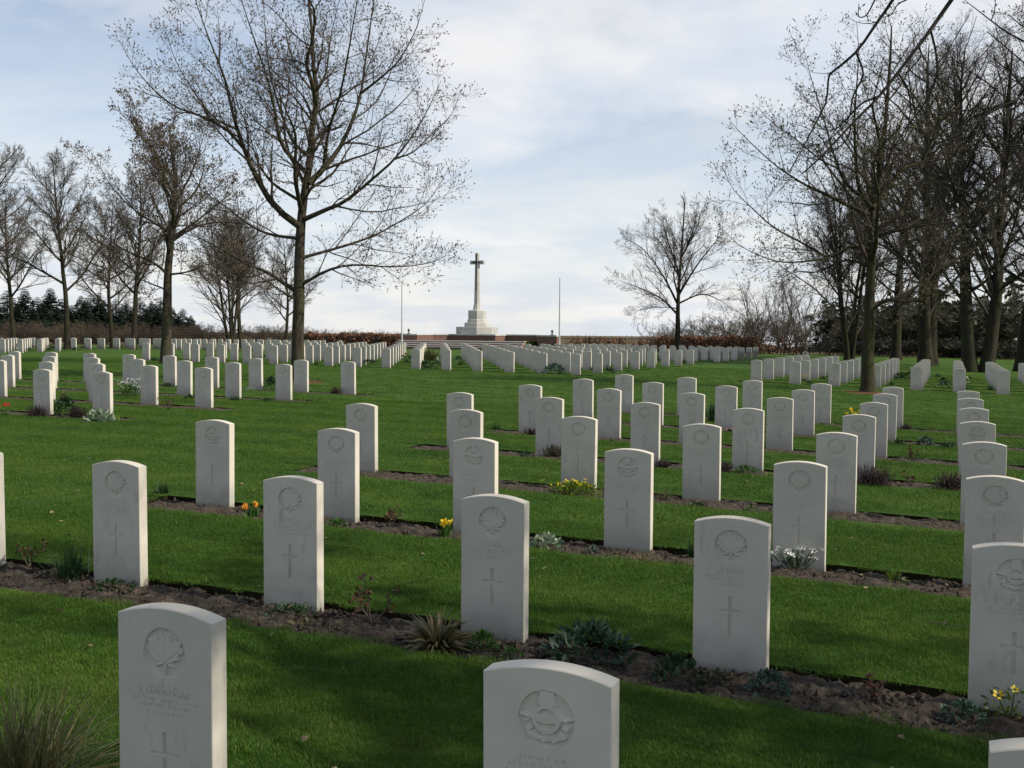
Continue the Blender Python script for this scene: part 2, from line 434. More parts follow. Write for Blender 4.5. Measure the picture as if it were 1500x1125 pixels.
# ------------------------------------------------------------------ ground
S0, S1, T0, T1 = -75., 40., -30., T_FENCE + 1.2
sb = sorted({round(v, 3) for b in BEDS for v in b[:2]} | {round(v, 3) for v in np.arange(S0, S1 + .1, 2.5)})
tb = sorted({round(v, 3) for b in BEDS for v in b[2:4]} | {round(v, 3) for v in np.arange(T0, T1, 2.5)} | {round(T1, 3)})
sb, tb = np.array(sb), np.array(tb)
S, T = np.meshgrid(sb, tb, indexing='ij')
mask = np.zeros((len(sb) - 1, len(tb) - 1), bool)
sc, tcn_ = (sb[1:] + sb[:-1]) / 2, (tb[1:] + tb[:-1]) / 2
for b in BEDS: mask |= ((sc > b[0]) & (sc < b[1]))[:, None] & ((tcn_ > b[2]) & (tcn_ < b[3]))[None, :]
Xg, Yg = xy(S, T); Zg = terr(Xg, Yg) + LAWN
n1 = len(tb); vid = np.arange(S.size).reshape(S.shape)
ii, jj = np.nonzero(~mask)
top = np.stack([vid[ii, jj], vid[ii + 1, jj], vid[ii + 1, jj + 1], vid[ii, jj + 1]], -1)
verts = np.stack([Xg, Yg, Zg], -1).reshape(-1, 3); low = verts.copy(); low[:, 2] -= LAWN + .05
NV = len(verts)
walls = []
for i, j in zip(*np.nonzero(mask)):
    for (a, b_, di, dj) in (((i, j), (i + 1, j), 0, -1), ((i + 1, j), (i + 1, j + 1), 1, 0), ((i + 1, j + 1), (i, j + 1), 0, 1), ((i, j + 1), (i, j), -1, 0)):
        p, q = i + di, j + dj
        if 0 <= p < mask.shape[0] and 0 <= q < mask.shape[1] and not mask[p, q]:
            u_, v_ = vid[a], vid[b_]; walls.append((u_, v_, v_ + NV, u_ + NV))
me = mesh_np('lawn', np.concatenate([verts, low]), [top, np.array(walls)], [M_LAWN, M_EDGE], np.r_[np.zeros(len(top)), np.ones(len(walls))])
prop(obj('lawn', me), kind='structure')
# the land around: one sheet that runs far beyond the brow of the hill
gs = np.unique(np.r_[np.linspace(-3500, -80, 18), np.linspace(-80, 45, 40), np.linspace(45, 3500, 18)])
gt = np.unique(np.r_[np.linspace(-1500, -35, 10), np.linspace(-35, 150, 60), np.linspace(150, 4500, 40)])
S, T = np.meshgrid(gs, gt, indexing='ij'); X, Y = xy(S, T); Z = terr(X, Y) - .06
inside = (S > S0 - 4) & (S < S1 + 4) & (T > T0 - 4) & (T < T1 + 2)
Z = np.where(inside, Z - .06, Z + .02 + .06 * (vnoise(S * .3, T * .3, 4) - .5))
vid = np.arange(S.size).reshape(S.shape)
me = mesh_np('ground', np.stack([X, Y, Z], -1).reshape(-1, 3), [np.stack([vid[:-1, :-1], vid[1:, :-1], vid[1:, 1:], vid[:-1, 1:]], -1).reshape(-1, 4)], M_FIELD, smooth=True)
prop(obj('ground', me), kind='structure')
# soil beds
def bed_mesh(b, step):
    s = np.arange(b[0] - .03, b[1] + .03 + step, step); t = np.linspace(b[2] - .03, b[3] + .03, max(4, int((b[3] - b[2]) / step) + 2))
    S, T = np.meshgrid(s, t, indexing='ij'); X, Y = xy(S, T); Z = terr(X, Y)
    k = np.sin(np.clip((T - b[2]) / (b[3] - b[2]), 0, 1) * np.pi)
    if step < .1:
        n = vnoise(X * 9, Y * 9, 1) * .5 + vnoise(X * 26, Y * 26, 2) * .32 + vnoise(X * 60, Y * 60, 3) * .18
        Z = Z + (n - .45) * .085 + k * .012
    else: Z = Z + k * .012
    if b[4] != 'near' or b[5] > 2: Z = Z + .022
    vid = np.arange(S.size).reshape(S.shape)
    return mesh_np('flower_bed', np.stack([X, Y, Z], -1).reshape(-1, 3), [np.stack([vid[:-1, :-1], vid[1:, :-1], vid[1:, 1:], vid[:-1, 1:]], -1).reshape(-1, 4)], M_SOIL, smooth=step > .1)
for b in BEDS:
    step = (.014 if b[5] < 2 else .022 if b[5] < 4 else .04) if b[4] == 'near' else .05 if b[4] == 'left' else .5
    bb = list(b)
    prop(obj('flower_bed', bed_mesh(bb, step)), kind='structure')

# ------------------------------------------------------------------ headstones
HW, HH, RISE, TK, BV = .19, .785, .030, .076, .003
def outline(inset=0.0):
    w = HW - inset; pts = [(-w, -.15), (w, -.15)]
    for a in np.linspace(1, -1, 15): pts.append((w * a, HH + RISE * (1 - a * a) - inset))
    return pts
BADGE_Z, BADGE_R = .668, .084
CROSS_PTS = []
def cross_outline():
    z0, z1, za, hw, hh, aw = .205, .408, .332, .0095, .0095, .062
    return [(-hw, z0), (hw, z0), (hw, za - hh), (aw, za - hh), (aw, za + hh), (hw, za + hh), (hw, z1), (-hw, z1), (-hw, za + hh), (-aw, za + hh), (-aw, za - hh), (-hw, za - hh)]
NB = 72
def slab(carved):
    mb = MB(); o0, o1 = outline(BV), outline(0); n = len(o0)
    loops = [(o0, 0.), (o1, BV), (o1, TK - BV), (o0, TK)]
    v = [(x, y, z) for pts, y in loops for x, z in pts]
    f = []
    for l in range(3):
        for i in range(n):
            j = (i + 1) % n; f.append((l * n + i, l * n + j, (l + 1) * n + j, (l + 1) * n + i))
    mb.add(v, [f, [tuple(range(3 * n, 4 * n))[::-1]]])
    if not carved: mb.add([(x, 0., z) for x, z in o0], [[tuple(range(n))]])
    else:
        ring = [(BADGE_R * math.cos(a), BADGE_Z + BADGE_R * math.sin(a)) for a in np.arange(NB) * 2 * math.pi / NB]
        polys = [o0, ring[::-1], cross_outline()[::-1]]
        tris = tessellate_polygon([[Vector((x, z, 0)) for x, z in p] for p in polys])
        vv = [(x, 0., z) for p in polys for x, z in p]
        out = []
        for t in tris:
            a, b, c = (np.array(vv[i]) for i in t)
            out.append(tuple(t) if np.cross(b - a, c - a)[1] < 0 else tuple(t)[::-1])
        mb.add(vv, [out])
    return mb.mesh('headstone_slab', M_STONE)
def inside_poly(px, py, poly):
    ins = np.zeros(px.shape, bool); dmin = np.full(px.shape, 9.)
    n = len(poly)
    for i in range(n):
        (x0, y0), (x1, y1) = poly[i], poly[(i + 1) % n]
        cond = ((y0 > py) != (y1 > py)) & (px < (x1 - x0) * (py - y0) / (y1 - y0 + 1e-12) + x0)
        ins ^= cond
        dx, dy = x1 - x0, y1 - y0; t = np.clip(((px - x0) * dx + (py - y0) * dy) / (dx * dx + dy * dy + 1e-12), 0, 1)
        dmin = np.minimum(dmin, np.hypot(px - x0 - t * dx, py - y0 - t * dy))
    return ins, dmin
half = [(0, .97), (.13, .70), (.27, .84), (.30, .44), (.50, .66), (.58, .50), (.86, .54), (.76, .27), (.95, .10), (.66, -.06), (.74, -.22), (.38, -.34), (.52, -.66), (.10, -.46), (.045, -.86), (0, -.86)]
LEAF = half + [(-x, y) for x, y in half[::-1][1:-1]]
def badge(kind):
    nr = 40
    rr = np.r_[0, np.linspace(.03, .955, nr), .985, 1.0]; th = np.arange(NB) * 2 * np.pi / NB
    R, A = np.meshgrid(rr, th, indexing='ij'); x, z = R * np.cos(A), R * np.sin(A)
    deep, up = .0095, .0012
    if kind == 'maple':
        ins, d = inside_poly(x, z, LEAF)
        k = np.where(ins, np.clip(d / .035, 0, 1), 0)
        dep = deep + (up - deep) * k
        for a, L in ((90, .8), (38, .85), (142, .85), (5, .75), (175, .75), (-50, .5), (230, .5)):
            ca, sa = math.cos(rad(a)), math.sin(rad(a)); zz_ = z + .42
            along = x * ca + zz_ * sa; off = np.abs(-x * sa + zz_ * ca)
            dep = dep + np.where((along > 0) & (along < L + .35), .0022 * np.clip(1 - off / .045, 0, 1), 0) * k
    else:
        rz = np.hypot(x, z)
        def soft(d, w=.04): return np.clip(d / w, 0, 1)
        ringm = soft(.10 - np.abs(rz - .42))
        wing = soft(.115 + .05 * np.cos(x * 3) - np.abs(z + .02 - .10 * np.abs(x)))
        crown = soft(.34 - np.abs(x) - .16 * (z - .55)) * soft(z - .42)
        scroll = soft(.11 - np.abs(z + .66 - .28 * x * x)) * soft(.72 - np.abs(x))
        spray = soft(.15 - np.abs(rz - .70)) * soft(-.10 - z) * (.55 + .45 * np.sign(np.sin(A * 14)))
        k = np.maximum.reduce([ringm, wing, crown, scroll, spray]); dep = deep + (up - deep) * k
    dep = np.where(R >= .999, 0, np.where(R > .97, deep * .6, dep))
    vid = np.arange(R.size).reshape(R.shape)
    a = vid[:-1]; c = vid[1:]
    f = np.stack([a, np.roll(a, -1, 1), np.roll(c, -1, 1), c], -1).reshape(-1, 4)[:, ::-1]
    return mesh_np('carved_badge', np.stack([x * BADGE_R, dep, BADGE_Z + z * BADGE_R], -1).reshape(-1, 3), [f], M_STONE)
def carved_cross():
    pts = cross_outline(); n = len(pts); mb = MB(); d = .0075
    ctr = lambda p: (p[0] * .82, p[1])
    v = [(x, 0, z) for x, z in pts] + [(x * .8, d, .332 + (z - .332) * .985) for x, z in pts]
    mb.add(v, [[(i, n + i, n + (i + 1) % n, (i + 1) % n) for i in range(n)]])
    tris = tessellate_polygon([[Vector((x, z, 0)) for x, y, z in v[n:]]])
    mb.add(v[n:], [[tuple(t) for t in tris]])
    return mb.mesh('carved_cross', M_STONE)
def letters(lines, seed, named=None):
    """worn lettering: rows of short strokes that can no longer be read; a named line is set in type"""
    r = random.Random(seed); mb = MB(); y = -.0004
    for z, w, h in lines:
        x = -w / 2
        while x < w / 2:
            for k in range(r.randint(1, 2)):
                xx = x + k * h * .45
                if r.random() < .8:
                    q = r.uniform(-.25, .25) * h
                    mb.add([(xx - .0006 - q, y, z - h / 2), (xx + .0009 - q, y, z - h / 2), (xx + .0009 + q, y, z + h / 2), (xx - .0006 + q, y, z + h / 2)], [[(0, 1, 2, 3)]])
                if r.random() < .5:
                    zz_ = z + r.choice((-.45, 0, .45)) * h
                    mb.add([(xx, y, zz_ - .0006), (xx + h * .45, y, zz_ - .0006), (xx + h * .45, y, zz_ + .0006), (xx, y, zz_ + .0006)], [[(0, 1, 2, 3)]])
            x += h * r.uniform(.85, 1.25)
            if r.random() < .15: x += h * .8
    if named:
        txt, z, size = named
        cu = bpy.data.curves.new('name_line', 'FONT'); cu.body = txt; cu.size = size; cu.align_x = 'CENTER'; cu.resolution_u = 2; cu.space_character = 1.12
        to = bpy.data.objects.new('name_line', cu); COL.objects.link(to)
        dg = bpy.context.evaluated_depsgraph_get(); tm = to.evaluated_get(dg).to_mesh()
        vs = [(v.co.x * .92, y, v.co.y + z) for v in tm.vertices]
        byk = {}
        for p in tm.polygons: byk.setdefault(len(p.vertices), []).append(tuple(p.vertices))
        mb.add(vs, list(byk.values()))
        bpy.data.objects.remove(to); bpy.data.curves.remove(cu)
    return mb.mesh('inscription', M_INSC)
SLAB_C, SLAB_P = slab(True), slab(False)
BADGES = {k: badge(k) for k in ('maple', 'wings')}
CROSS_ME = carved_cross()
LINES = [[(.556, .15, .010), (.536, .22, .016), (.512, .26, .011), (.494, .20, .011), (.470, .14, .010)] + f for f in
         ([(.135, .20, .010), (.117, .25, .010), (.099, .14, .010)], [(.150, .16, .010), (.132, .24, .010)], [(.120, .22, .010), (.102, .27, .010), (.084, .20, .010), (.066, .1, .010)])]
INSC = [letters([q for q in l if q[0] > .3], i) for i, l in enumerate(LINES)]; EPIT = [letters([q for q in l if q[0] < .3], 40 + i) for i, l in enumerate(LINES)]
def named(txt, i):
    l = [q for q in LINES[i] if abs(q[0] - .536) > .001 and q[0] > .3]
    return letters(l, 20 + i, (txt, .529, .026))
NAMED = {(0, 3): named('P. LAMONTAGNE', 0), (1, 3): named('C.H. REID', 1), (1, 4): named('J.R. LODGE', 2), (1, 5): named('R.F. NIX', 0)}
WINGS = {(0, 4), (1, 5), (2, 2), (2, 3), (4, 5), (2, 0)}
def place_stone(s, parts):
    name, ri, i, x, y, z, yaw, h, c, r = s
    lab = 'white headstone, %s from left in %s row, %s' % (ORD[i], ORD[ri], WORDS[name])
    if parts:
        key = (ri, int(round(c))) if name == 'near' else None
        e = empty('headstone', (x, y, z), yaw)
        sl = obj('slab', SLAB_C, e)
        wings = key in WINGS or (key is None and (i * 7 + ri * 3) % 13 == 5)
        obj('carved_badge', BADGES['wings' if wings else 'maple'], sl)
        obj('carved_cross', CROSS_ME, sl)
        if h > 40:
            obj('inscription', NAMED.get(key, INSC[(i * 5 + ri * 3) % 3]), sl); obj('epitaph', EPIT[(i + ri) % 3], sl)
        lab = 'white %s headstone, %s from left in %s row, %s' % ('winged badge' if wings else 'maple leaf', ORD[i], ORD[ri], WORDS[name])
    else:
        e = obj('headstone', SLAB_P, None, (x, y, z), yaw)
    prop(e, lab, 'headstone', 'white headstones in rows')
    e.rotation_euler = (rng.uniform(-.008, .008), rng.uniform(-.006, .006), yaw)
for s in STONES[:300]: place_stone(s, s[0] in ('near', 'left') or s[7] > 33)
if len(STONES) > 300:
    src = np.array([v.co[:] for v in SLAB_P.vertices]); faces = {}
    for p in SLAB_P.polygons: faces.setdefault(len(p.vertices), []).append(tuple(p.vertices))
    mb = MB()
    for s in STONES[300:]:
        ca, sa = math.cos(s[6]), math.sin(s[6])
        v = np.stack([s[3] + src[:, 0] * ca - src[:, 1] * sa, s[4] + src[:, 0] * sa + src[:, 1] * ca, s[5] + src[:, 2]], -1)
        mb.add(v, list(faces.values()))
    prop(obj('far_headstones', mb.mesh('far_headstones', M_STONE)), 'rows of tiny white headstones farthest from the camera', 'headstones', kind='stuff')

# ------------------------------------------------------------------ monument, wall, steps, poles, fence
def s_at(px, t):
    a = (px - 750) / F_PX; b = O + t * V
    return -(b[0] - a * b[1]) / (U[0] - a * U[1])
def zt(s, t): return float(terr(*xy(s, t)))
def in_rows(name, s, t, z):
    x, y = xy(s, t); return empty(name, (x, y, z), TH)
def octagon(w, sx=1.0):
    r = w / 2 / math.cos(math.pi / 8)
    return [(r * sx * math.cos(math.pi / 8 + i * math.pi / 4), r * math.sin(math.pi / 8 + i * math.pi / 4)) for i in range(8)]
TERR_Z = .27
sc0 = s_at(698.5, 93.6)
cr = in_rows('memorial_cross', sc0, 93.6, 0)
prop(cr, 'tall stone cross with a bronze sword on a stepped octagonal base', 'memorial cross')
def tier(name, parts):
    mb = MB()
    for w0, z0, w1, z1 in parts: mb.prism(octagon(w0), z0, octagon(w1), z1)
    obj(name, mb.mesh(name, M_CROSS), cr)
tier('base_step', [(3.75, .1, 3.75, 1.50), (3.75, 1.50, 3.69, 1.56)])
tier('base_step', [(2.26, 1.555, 2.26, 1.92), (2.26, 1.92, 2.20, 1.96)])
tier('plinth', [(1.74, 1.955, 1.74, 2.20), (1.74, 2.20, 1.60, 2.26), (1.60, 2.26, 1.60, 3.10), (1.60, 3.10, 1.54, 3.14)])
tier('shaft', [(.90, 3.135, .78, 3.20), (.78, 3.20, .55, 3.80), (.55, 3.80, .38, 8.62), (.38, 8.62, .34, 8.66)])
for sx in (-1, 1):
    mb = MB(); x0, x1 = .17, .72
    mb.add([(sx * x, y, z) for x, h in ((x0, .165), (x1 - .03, .165), (x1, .14)) for y, z in ((-h, 7.55 + .18 - h), (h, 7.55 + .18 - h), (h, 7.57 + .18 + h), (-h, 7.57 + .18 + h))],
           [[(0, 1, 5, 4), (1, 2, 6, 5), (2, 3, 7, 6), (3, 0, 4, 7), (4, 5, 9, 8), (5, 6, 10, 9), (6, 7, 11, 10), (7, 4, 8, 11), (8, 9, 10, 11)]])
    obj('cross_arm', mb.mesh('cross_arm', M_CROSS), cr)
mb = MB()
mb.add([(0, -.315, 4.9), (-.075, -.29, 5.5), (.075, -.29, 5.5), (-.10, -.235, 7.7), (.10, -.235, 7.7), (0, -.36, 5.5), (0, -.30, 7.7)],
       [[(0, 1, 5), (0, 5, 2), (0, 2, 1)], [(1, 3, 6, 5), (5, 6, 4, 2), (1, 2, 4, 3)]])
mb.box(-.40, .40, -.29, -.20, 7.70, 7.81); mb.box(-.055, .055, -.28, -.19, 7.81, 8.36); mb.box(-.09, .09, -.29, -.185, 8.36, 8.50)
obj('sword', mb.mesh('sword', M_BRONZE), cr)

WL = [(590, 88.8), (611, 88.5), (634, 90.6), (657, 91.6), (698, 90.9), (725, 90.4), (741, 92.0), (786, 91.2), (787, 88.6), (815, 88.3)]
wp = [(s_at(px, t) - sc0, t - 93.6) for px, t in WL]
wall = in_rows('brick_wall', sc0, 93.6, 0)
prop(wall, 'low red brick terrace wall with pale coping below the stone cross', 'wall')
def strip(a, b, y0, y1, z0, z1, mat, name, over=0.):
    a, b = np.array(a), np.array(b); d = (b - a) / np.linalg.norm(b - a); n = np.array([-d[1], d[0]])
    a, b = a - d * over, b + d * over
    q = [a + n * y0, b + n * y0, b + n * y1, a + n * y1]
    mb = MB(); mb.prism([tuple(p) for p in q], z0, [tuple(p) for p in q], z1)
    return obj(name, mb.mesh(name, mat), wall)
for i, (a, b) in enumerate(zip(wp[:-1], wp[1:])):
    e = .003 * (i % 2)
    strip(a, b, 0 + e, .40 + e, -.6, .74 + e, M_BRICK, 'brick_panel')
    strip(a, b, -.06 + e, .46 + e, .745 + e, .87 + e, M_COPING, 'coping_stone', .02)
for p in (wp[0], wp[-1]):
    mb = MB(); cxp, cyp = p[0] + (.5 if p is wp[0] else -.5), p[1] + .2
    for w0, z0, w1, z1 in ((.26, .86, .26, .95), (.09, .95, .08, 1.04), (.08, 1.04, .22, 1.16), (.22, 1.16, .19, 1.26), (.19, 1.26, .03, 1.36)):
        mb.prism([(x + cxp, y + cyp) for x, y in octagon(w0)], z0, [(x + cxp, y + cyp) for x, y in octagon(w1)], z1)
    obj('finial', mb.mesh('finial', M_BRONZE), wall)
mb = MB(); q = [(wp[0][0], -5.0), (wp[-3][0] + .1, -5.0), (wp[-2][0] - .02, wp[-3][1] + .1)] + [(p[0], p[1] + .1) for p in wp[-4:0:-1]] + [(wp[0][0], wp[0][1] + .1)]
mb.prism(q, -.7, q, TERR_Z)
ter = obj('terrace', mb.mesh('terrace', M_LAWN)); ter.location = (*xy(sc0, 93.6), 0); ter.rotation_euler = (0, 0, TH); prop(ter, kind='structure')
stp = in_rows('terrace_steps', sc0, 93.6, 0)
prop(stp, 'flight of low stone steps with brick risers before the cross', 'steps')
g0 = zt(sc0, 86.0) + LAWN
for k in range(4):
    z1 = TERR_Z + .012 - k * (TERR_Z - g0) / 4.2
    mb = MB(); mb.box(wp[0][0] - .3, wp[-3][0] - .05, -5.4 - .42 * k, -4.98 - .42 * k + .06, z1 - .075, z1); obj('tread', mb.mesh('tread', M_COPING), stp)
    mb = MB(); mb.box(wp[0][0] - .28, wp[-3][0] - .07, -5.36 - .42 * k, -4.98 - .42 * k, z1 - .9, z1 - .0755); obj('riser', mb.mesh('riser', M_BRICK), stp)
def flagpole(px, t, ytop, label):
    s = s_at(px, t); x, y = xy(s, t); z0 = zt(s, t); zt_ = at_depth(px, ytop, y)[2]
    e = empty('flagpole', (x, y, z0)); prop(e, label, 'flagpole', 'flagpoles beside the cross')
    mb = MB(); mb.tube([(0, 0, -.2), (0, 0, .6), (0, 0, zt_ - z0)], [.075, .075, .045], 8); obj('pole', mb.mesh('pole', M_POLE, True), e)
    mb = MB(); mb.prism(octagon(.3), -.1, octagon(.26), .25); obj('foot', mb.mesh('foot', M_POLE), e)
    mb = MB(); mb.prism(octagon(.05), zt_ - z0, octagon(.14), zt_ - z0 + .05); mb.prism(octagon(.14), zt_ - z0 + .05, octagon(.03), zt_ - z0 + .12); obj('cap', mb.mesh('cap', M_POLE), e)
flagpole(588.5, 88.0, 413, 'bare white flagpole left of the stone cross')
flagpole(819, 87.6, 409, 'bare white flagpole right of the stone cross')
def fence(pa, pb, label, t=T_FENCE, h=1.12):
    sa, sb_ = s_at(pa, t), s_at(pb, t); n = max(2, int((sb_ - sa) / 2.7))
    x, y = xy(sa, t); z0 = zt(sa, t)
    e = empty('iron_fence', (x, y, z0), TH); prop(e, label, 'fence')
    ss = np.linspace(0, sb_ - sa, n + 1); zz_ = np.array([zt(sa + q, t) + LAWN - z0 for q in ss])
    mb = MB(); mb.box(-.04, .04, -.04, .04, -.2, h + .05); pm = mb.mesh('post', M_METAL)
    for q, z in zip(ss, zz_): obj('post', pm, e, (q, 0, z))
    for i, k in enumerate((h, h * .72, h * .45, h * .16)):
        mb = MB(); mb.tube([(q, .045, z + k) for q, z in zip(ss, zz_)], .030 if i == 0 else .010, 4, False); obj('rail' if i == 0 else 'wire', mb.mesh('rail', M_METAL), e)
fence(-90, 588, 'dark iron fence behind the far left headstones')
fence(818, 1600, 'dark iron fence running behind the right hand trees')

# ------------------------------------------------------------------ trees
def grow(P, R, nch, t0, t1, lenf, ang, nseg, wob, trop, r, rmax=.62, tip=.3, keep=1.0, rfix=None, minlen=0):
    B, n, _ = P.shape
    L = np.linalg.norm(np.diff(P, axis=1), axis=2).sum(1)
    t = (np.arange(nch)[None, :] + r.rand(B, nch)) / nch * (t1 - t0) + t0
    f = t * (n - 1); i = np.clip(f.astype(int), 0, n - 2); fr = (f - i)[..., None]
    bi = np.arange(B)[:, None]
    p = P[bi, i] * (1 - fr) + P[bi, i + 1] * fr
    d = P[bi, i + 1] - P[bi, i]; d /= np.linalg.norm(d, axis=2, keepdims=True) + 1e-9
    rr = R[bi, i] * (1 - fr[..., 0]) + R[bi, i + 1] * fr[..., 0]
    a = np.cross(d, np.where(np.abs(d[..., 2:3]) > .9, [1., 0, 0], [0, 0, 1.])); a /= np.linalg.norm(a, axis=2, keepdims=True) + 1e-9
    b = np.cross(d, a)
    az = (np.arange(nch) * 2.4)[None, :] + r.rand(B, 1) * 6.28 + r.randn(B, nch) * .5
    an = ang * (.75 + .5 * r.rand(B, nch))
    c = np.cos(an)[..., None] * d + np.sin(an)[..., None] * (np.cos(az)[..., None] * a + np.sin(az)[..., None] * b)
    ln = L[:, None] * lenf * (1 - .62 * t) * (.65 + .7 * r.rand(B, nch))
    p, c, ln, rr = p.reshape(-1, 3), c.reshape(-1, 3), ln.ravel(), rr.ravel()
    k = (r.rand(len(ln)) < keep) & (ln > minlen); p, c, ln, rr = p[k], c[k], ln[k], rr[k]
    pts = [p]
    for q in range(nseg):
        c = c + r.randn(*c.shape) * wob; c[:, 2] += trop
        c /= np.linalg.norm(c, axis=1, keepdims=True); pts.append(pts[-1] + c * (ln / nseg)[:, None])
    r0 = np.minimum(rr * rmax, ln * .022 + .002) if rfix is None else np.full(len(ln), rfix)
    return np.stack(pts, 1), r0[:, None] * np.linspace(1, tip, nseg + 1)[None, :]
def join(groups):
    vs, fs, n = [], [], 0
    for P, R, k in groups:
        if not len(P): continue
        v, f = tubes(P, R, k); vs.append(v); fs.append(f + n); n += len(v)
    return np.concatenate(vs), np.concatenate(fs)
def buds(P, r, per, size):
    """opening buds: small three-sided spindles along the ends of the twigs"""
    B, n, _ = P.shape
    t = 1 - r.rand(B, per) ** 1.5 * .9; t[:, 0] = 1
    f = t * (n - 1); i = np.clip(f.astype(int), 0, n - 2); fr = (f - i)[..., None]; bi = np.arange(B)[:, None]
    p = (P[bi, i] * (1 - fr) + P[bi, i + 1] * fr).reshape(-1, 3)
    d = (P[bi, i + 1] - P[bi, i]).reshape(-1, 3); d /= np.linalg.norm(d, axis=1, keepdims=True) + 1e-9
    d = d + r.randn(*d.shape) * .45; d[:, 2] += .35; d /= np.linalg.norm(d, axis=1, keepdims=True)
    a = np.cross(d, r.randn(*d.shape)); a /= np.linalg.norm(a, axis=1, keepdims=True) + 1e-9; b = np.cross(d, a)
    s = (size * (.6 + .8 * r.rand(len(p))))[:, None]
    m = p + d * s * .45; w = s * .22
    v = np.stack([p, m + a * w, m - a * w * .5 + b * w * .87, m - a * w * .5 - b * w * .87, p + d * s], 1).reshape(-1, 3)
    k = np.arange(len(p))[:, None] * 5
    f = np.concatenate([k + np.array(q) for q in ((0, 2, 1), (0, 3, 2), (0, 1, 3), (4, 1, 2), (4, 2, 3), (4, 3, 1))])
    return v, f
def smooth_line(pts, n):
    """evenly resampled Catmull-Rom line"""
    p = np.asarray(pts, float); p = np.vstack([2 * p[0] - p[1], p, 2 * p[-1] - p[-2]]); out = []
    m = len(p) - 3
    for u in np.linspace(0, m - 1e-6, n):
        i = int(u); t = u - i; a, b, c, d = p[i:i + 4]
        out.append(.5 * (2 * b + (c - a) * t + (2 * a - 5 * b + 4 * c - d) * t * t + (3 * b - a - 3 * c + d) * t ** 3))
    return np.array(out)
def flare(P, R, base=.35, amt=.55):
    h = P[:, 2] - P[0, 2]; return R * (1 + amt * np.exp(-np.clip(h, 0, None) / base))
def tree_parts(root, org, trunk, limbs, lv, r, mats, bud=None, sides=(10, 7)):
    """trunk: (P,R); limbs: list of (P,R); lv: growth levels"""
    mt, mtw, mbud = mats
    mb = MB(); mb.tube(trunk[0] - org, trunk[1], sides[0]); obj('trunk', mb.mesh('trunk', mt, True), root)
    for P, R in limbs:
        mb = MB(); mb.tube(P - org, R, sides[1]); obj('limb', mb.mesh('limb', mt, True), root)
    P = np.stack([smooth_line(q - org, 9) for q, _ in limbs]); R = np.stack([np.interp(np.linspace(0, 1, 9), np.linspace(0, 1, len(a)), a) for _, a in limbs])
    tp = np.stack([smooth_line((trunk[0] - org)[len(trunk[0]) // 3:], 9)]); tr = np.interp(np.linspace(0, 1, 9), np.linspace(0, 1, len(trunk[1]) - len(trunk[1]) // 3), trunk[1][len(trunk[1]) // 3:])[None]
    crown_parts(root, np.concatenate([P, tp]), np.concatenate([R, tr]), lv, r, mtw, mbud, bud)
def crown_parts(root, P, R, lv, r, mtw, mbud, bud):
    groups = []
    for kw, k in lv:
        P, R = grow(P, R, r=r, **kw); groups.append((P, R, k))
    v, f = join(groups); cro = obj('crown', mesh_np('crown', v, [f], mtw), root)
    if bud:
        v, f = buds(P, r, *bud); obj('buds', mesh_np('buds', v, [f], mbud), cro)
def px_line(pts, Y0, slope, n, y_off=0.0):
    """line of the photograph given real depth: it leans away from (or towards) the viewer as it goes"""
    p0 = np.array(pts[0]); out = []
    for p in pts:
        q = np.array(p); L = np.hypot(*(q - p0)) * Y0 / F_PX
        out.append(at_depth(q[0], q[1], Y0 + y_off + slope * L))
    return smooth_line(out, n)
def zm(pts, x0, y0, s): return [(x0 + a / s, y0 + b / s) for a, b in pts]
def photo_tree(name, label, foot, trunk_px, limbs_px, r0, r1, lv, seed, mats, bud, kind='tree', Yfix=None, group=None, back=3):
    r = np.random.RandomState(seed)
    g = on_ground(*foot) if Yfix is None else None
    if g is None:
        a = ray(*foot); x = a[0] / a[1] * Yfix; g = np.array([x, Yfix, float(terr(x, Yfix))])
    root = empty(name, g); prop(root, label, kind, group)
    Y0 = g[1]
    tl = px_line(trunk_px, Y0, 0.02, 22); tl = np.vstack([[g[0], g[1], g[2] - .2], [g[0], g[1], g[2] + .15], tl])
    tr = flare(tl, np.linspace(r0, r1, len(tl)) ** 1.0)
    limbs = []
    for pts, rl, sl in limbs_px:
        P = px_line(pts, Y0, sl, 14, 0.02 * 0); limbs.append((P, .006 + (rl - .006) * np.linspace(1, 0, 14) ** 1.3))
    # limbs that grow towards and away from the viewer, so that the crown is round
    for k in range(back):
        q = tl[int(len(tl) * (.42 + .4 * k / max(back, 1)))]; az = math.pi / 2 * (1 if k % 2 else -1) + r.uniform(-.5, .5)
        d = np.array([math.cos(az) * .8, math.sin(az), .75]); L = r.uniform(2.2, 3.2) if Y0 < 50 else r.uniform(3, 4.5)
        pts = [q + d * L * u + np.array([0, 0, .35 * L * u * u]) + r.randn(3) * .06 * L * u for u in np.linspace(0, 1, 6)]
        limbs.append((smooth_line(pts, 14), np.linspace(r0 * .38, .012, 14)))
    tree_parts(root, g, (tl, tr), limbs, lv, r, mats, bud)
    return root
LV_FINE = [(dict(nch=14, t0=.12, t1=.99, lenf=.39, ang=.72, nseg=6, wob=.14, trop=.035, rmax=.5), 4),
           (dict(nch=8, t0=.12, t1=1., lenf=.48, ang=.78, nseg=4, wob=.22, trop=.05, rmax=.5), 3),
           (dict(nch=5, t0=.1, t1=1., lenf=.95, ang=.75, nseg=3, wob=.22, trop=.06, rfix=.0030, tip=.6, minlen=.16), 3)]
z6 = lambda p: zm(p, 180, 0, 2.885)
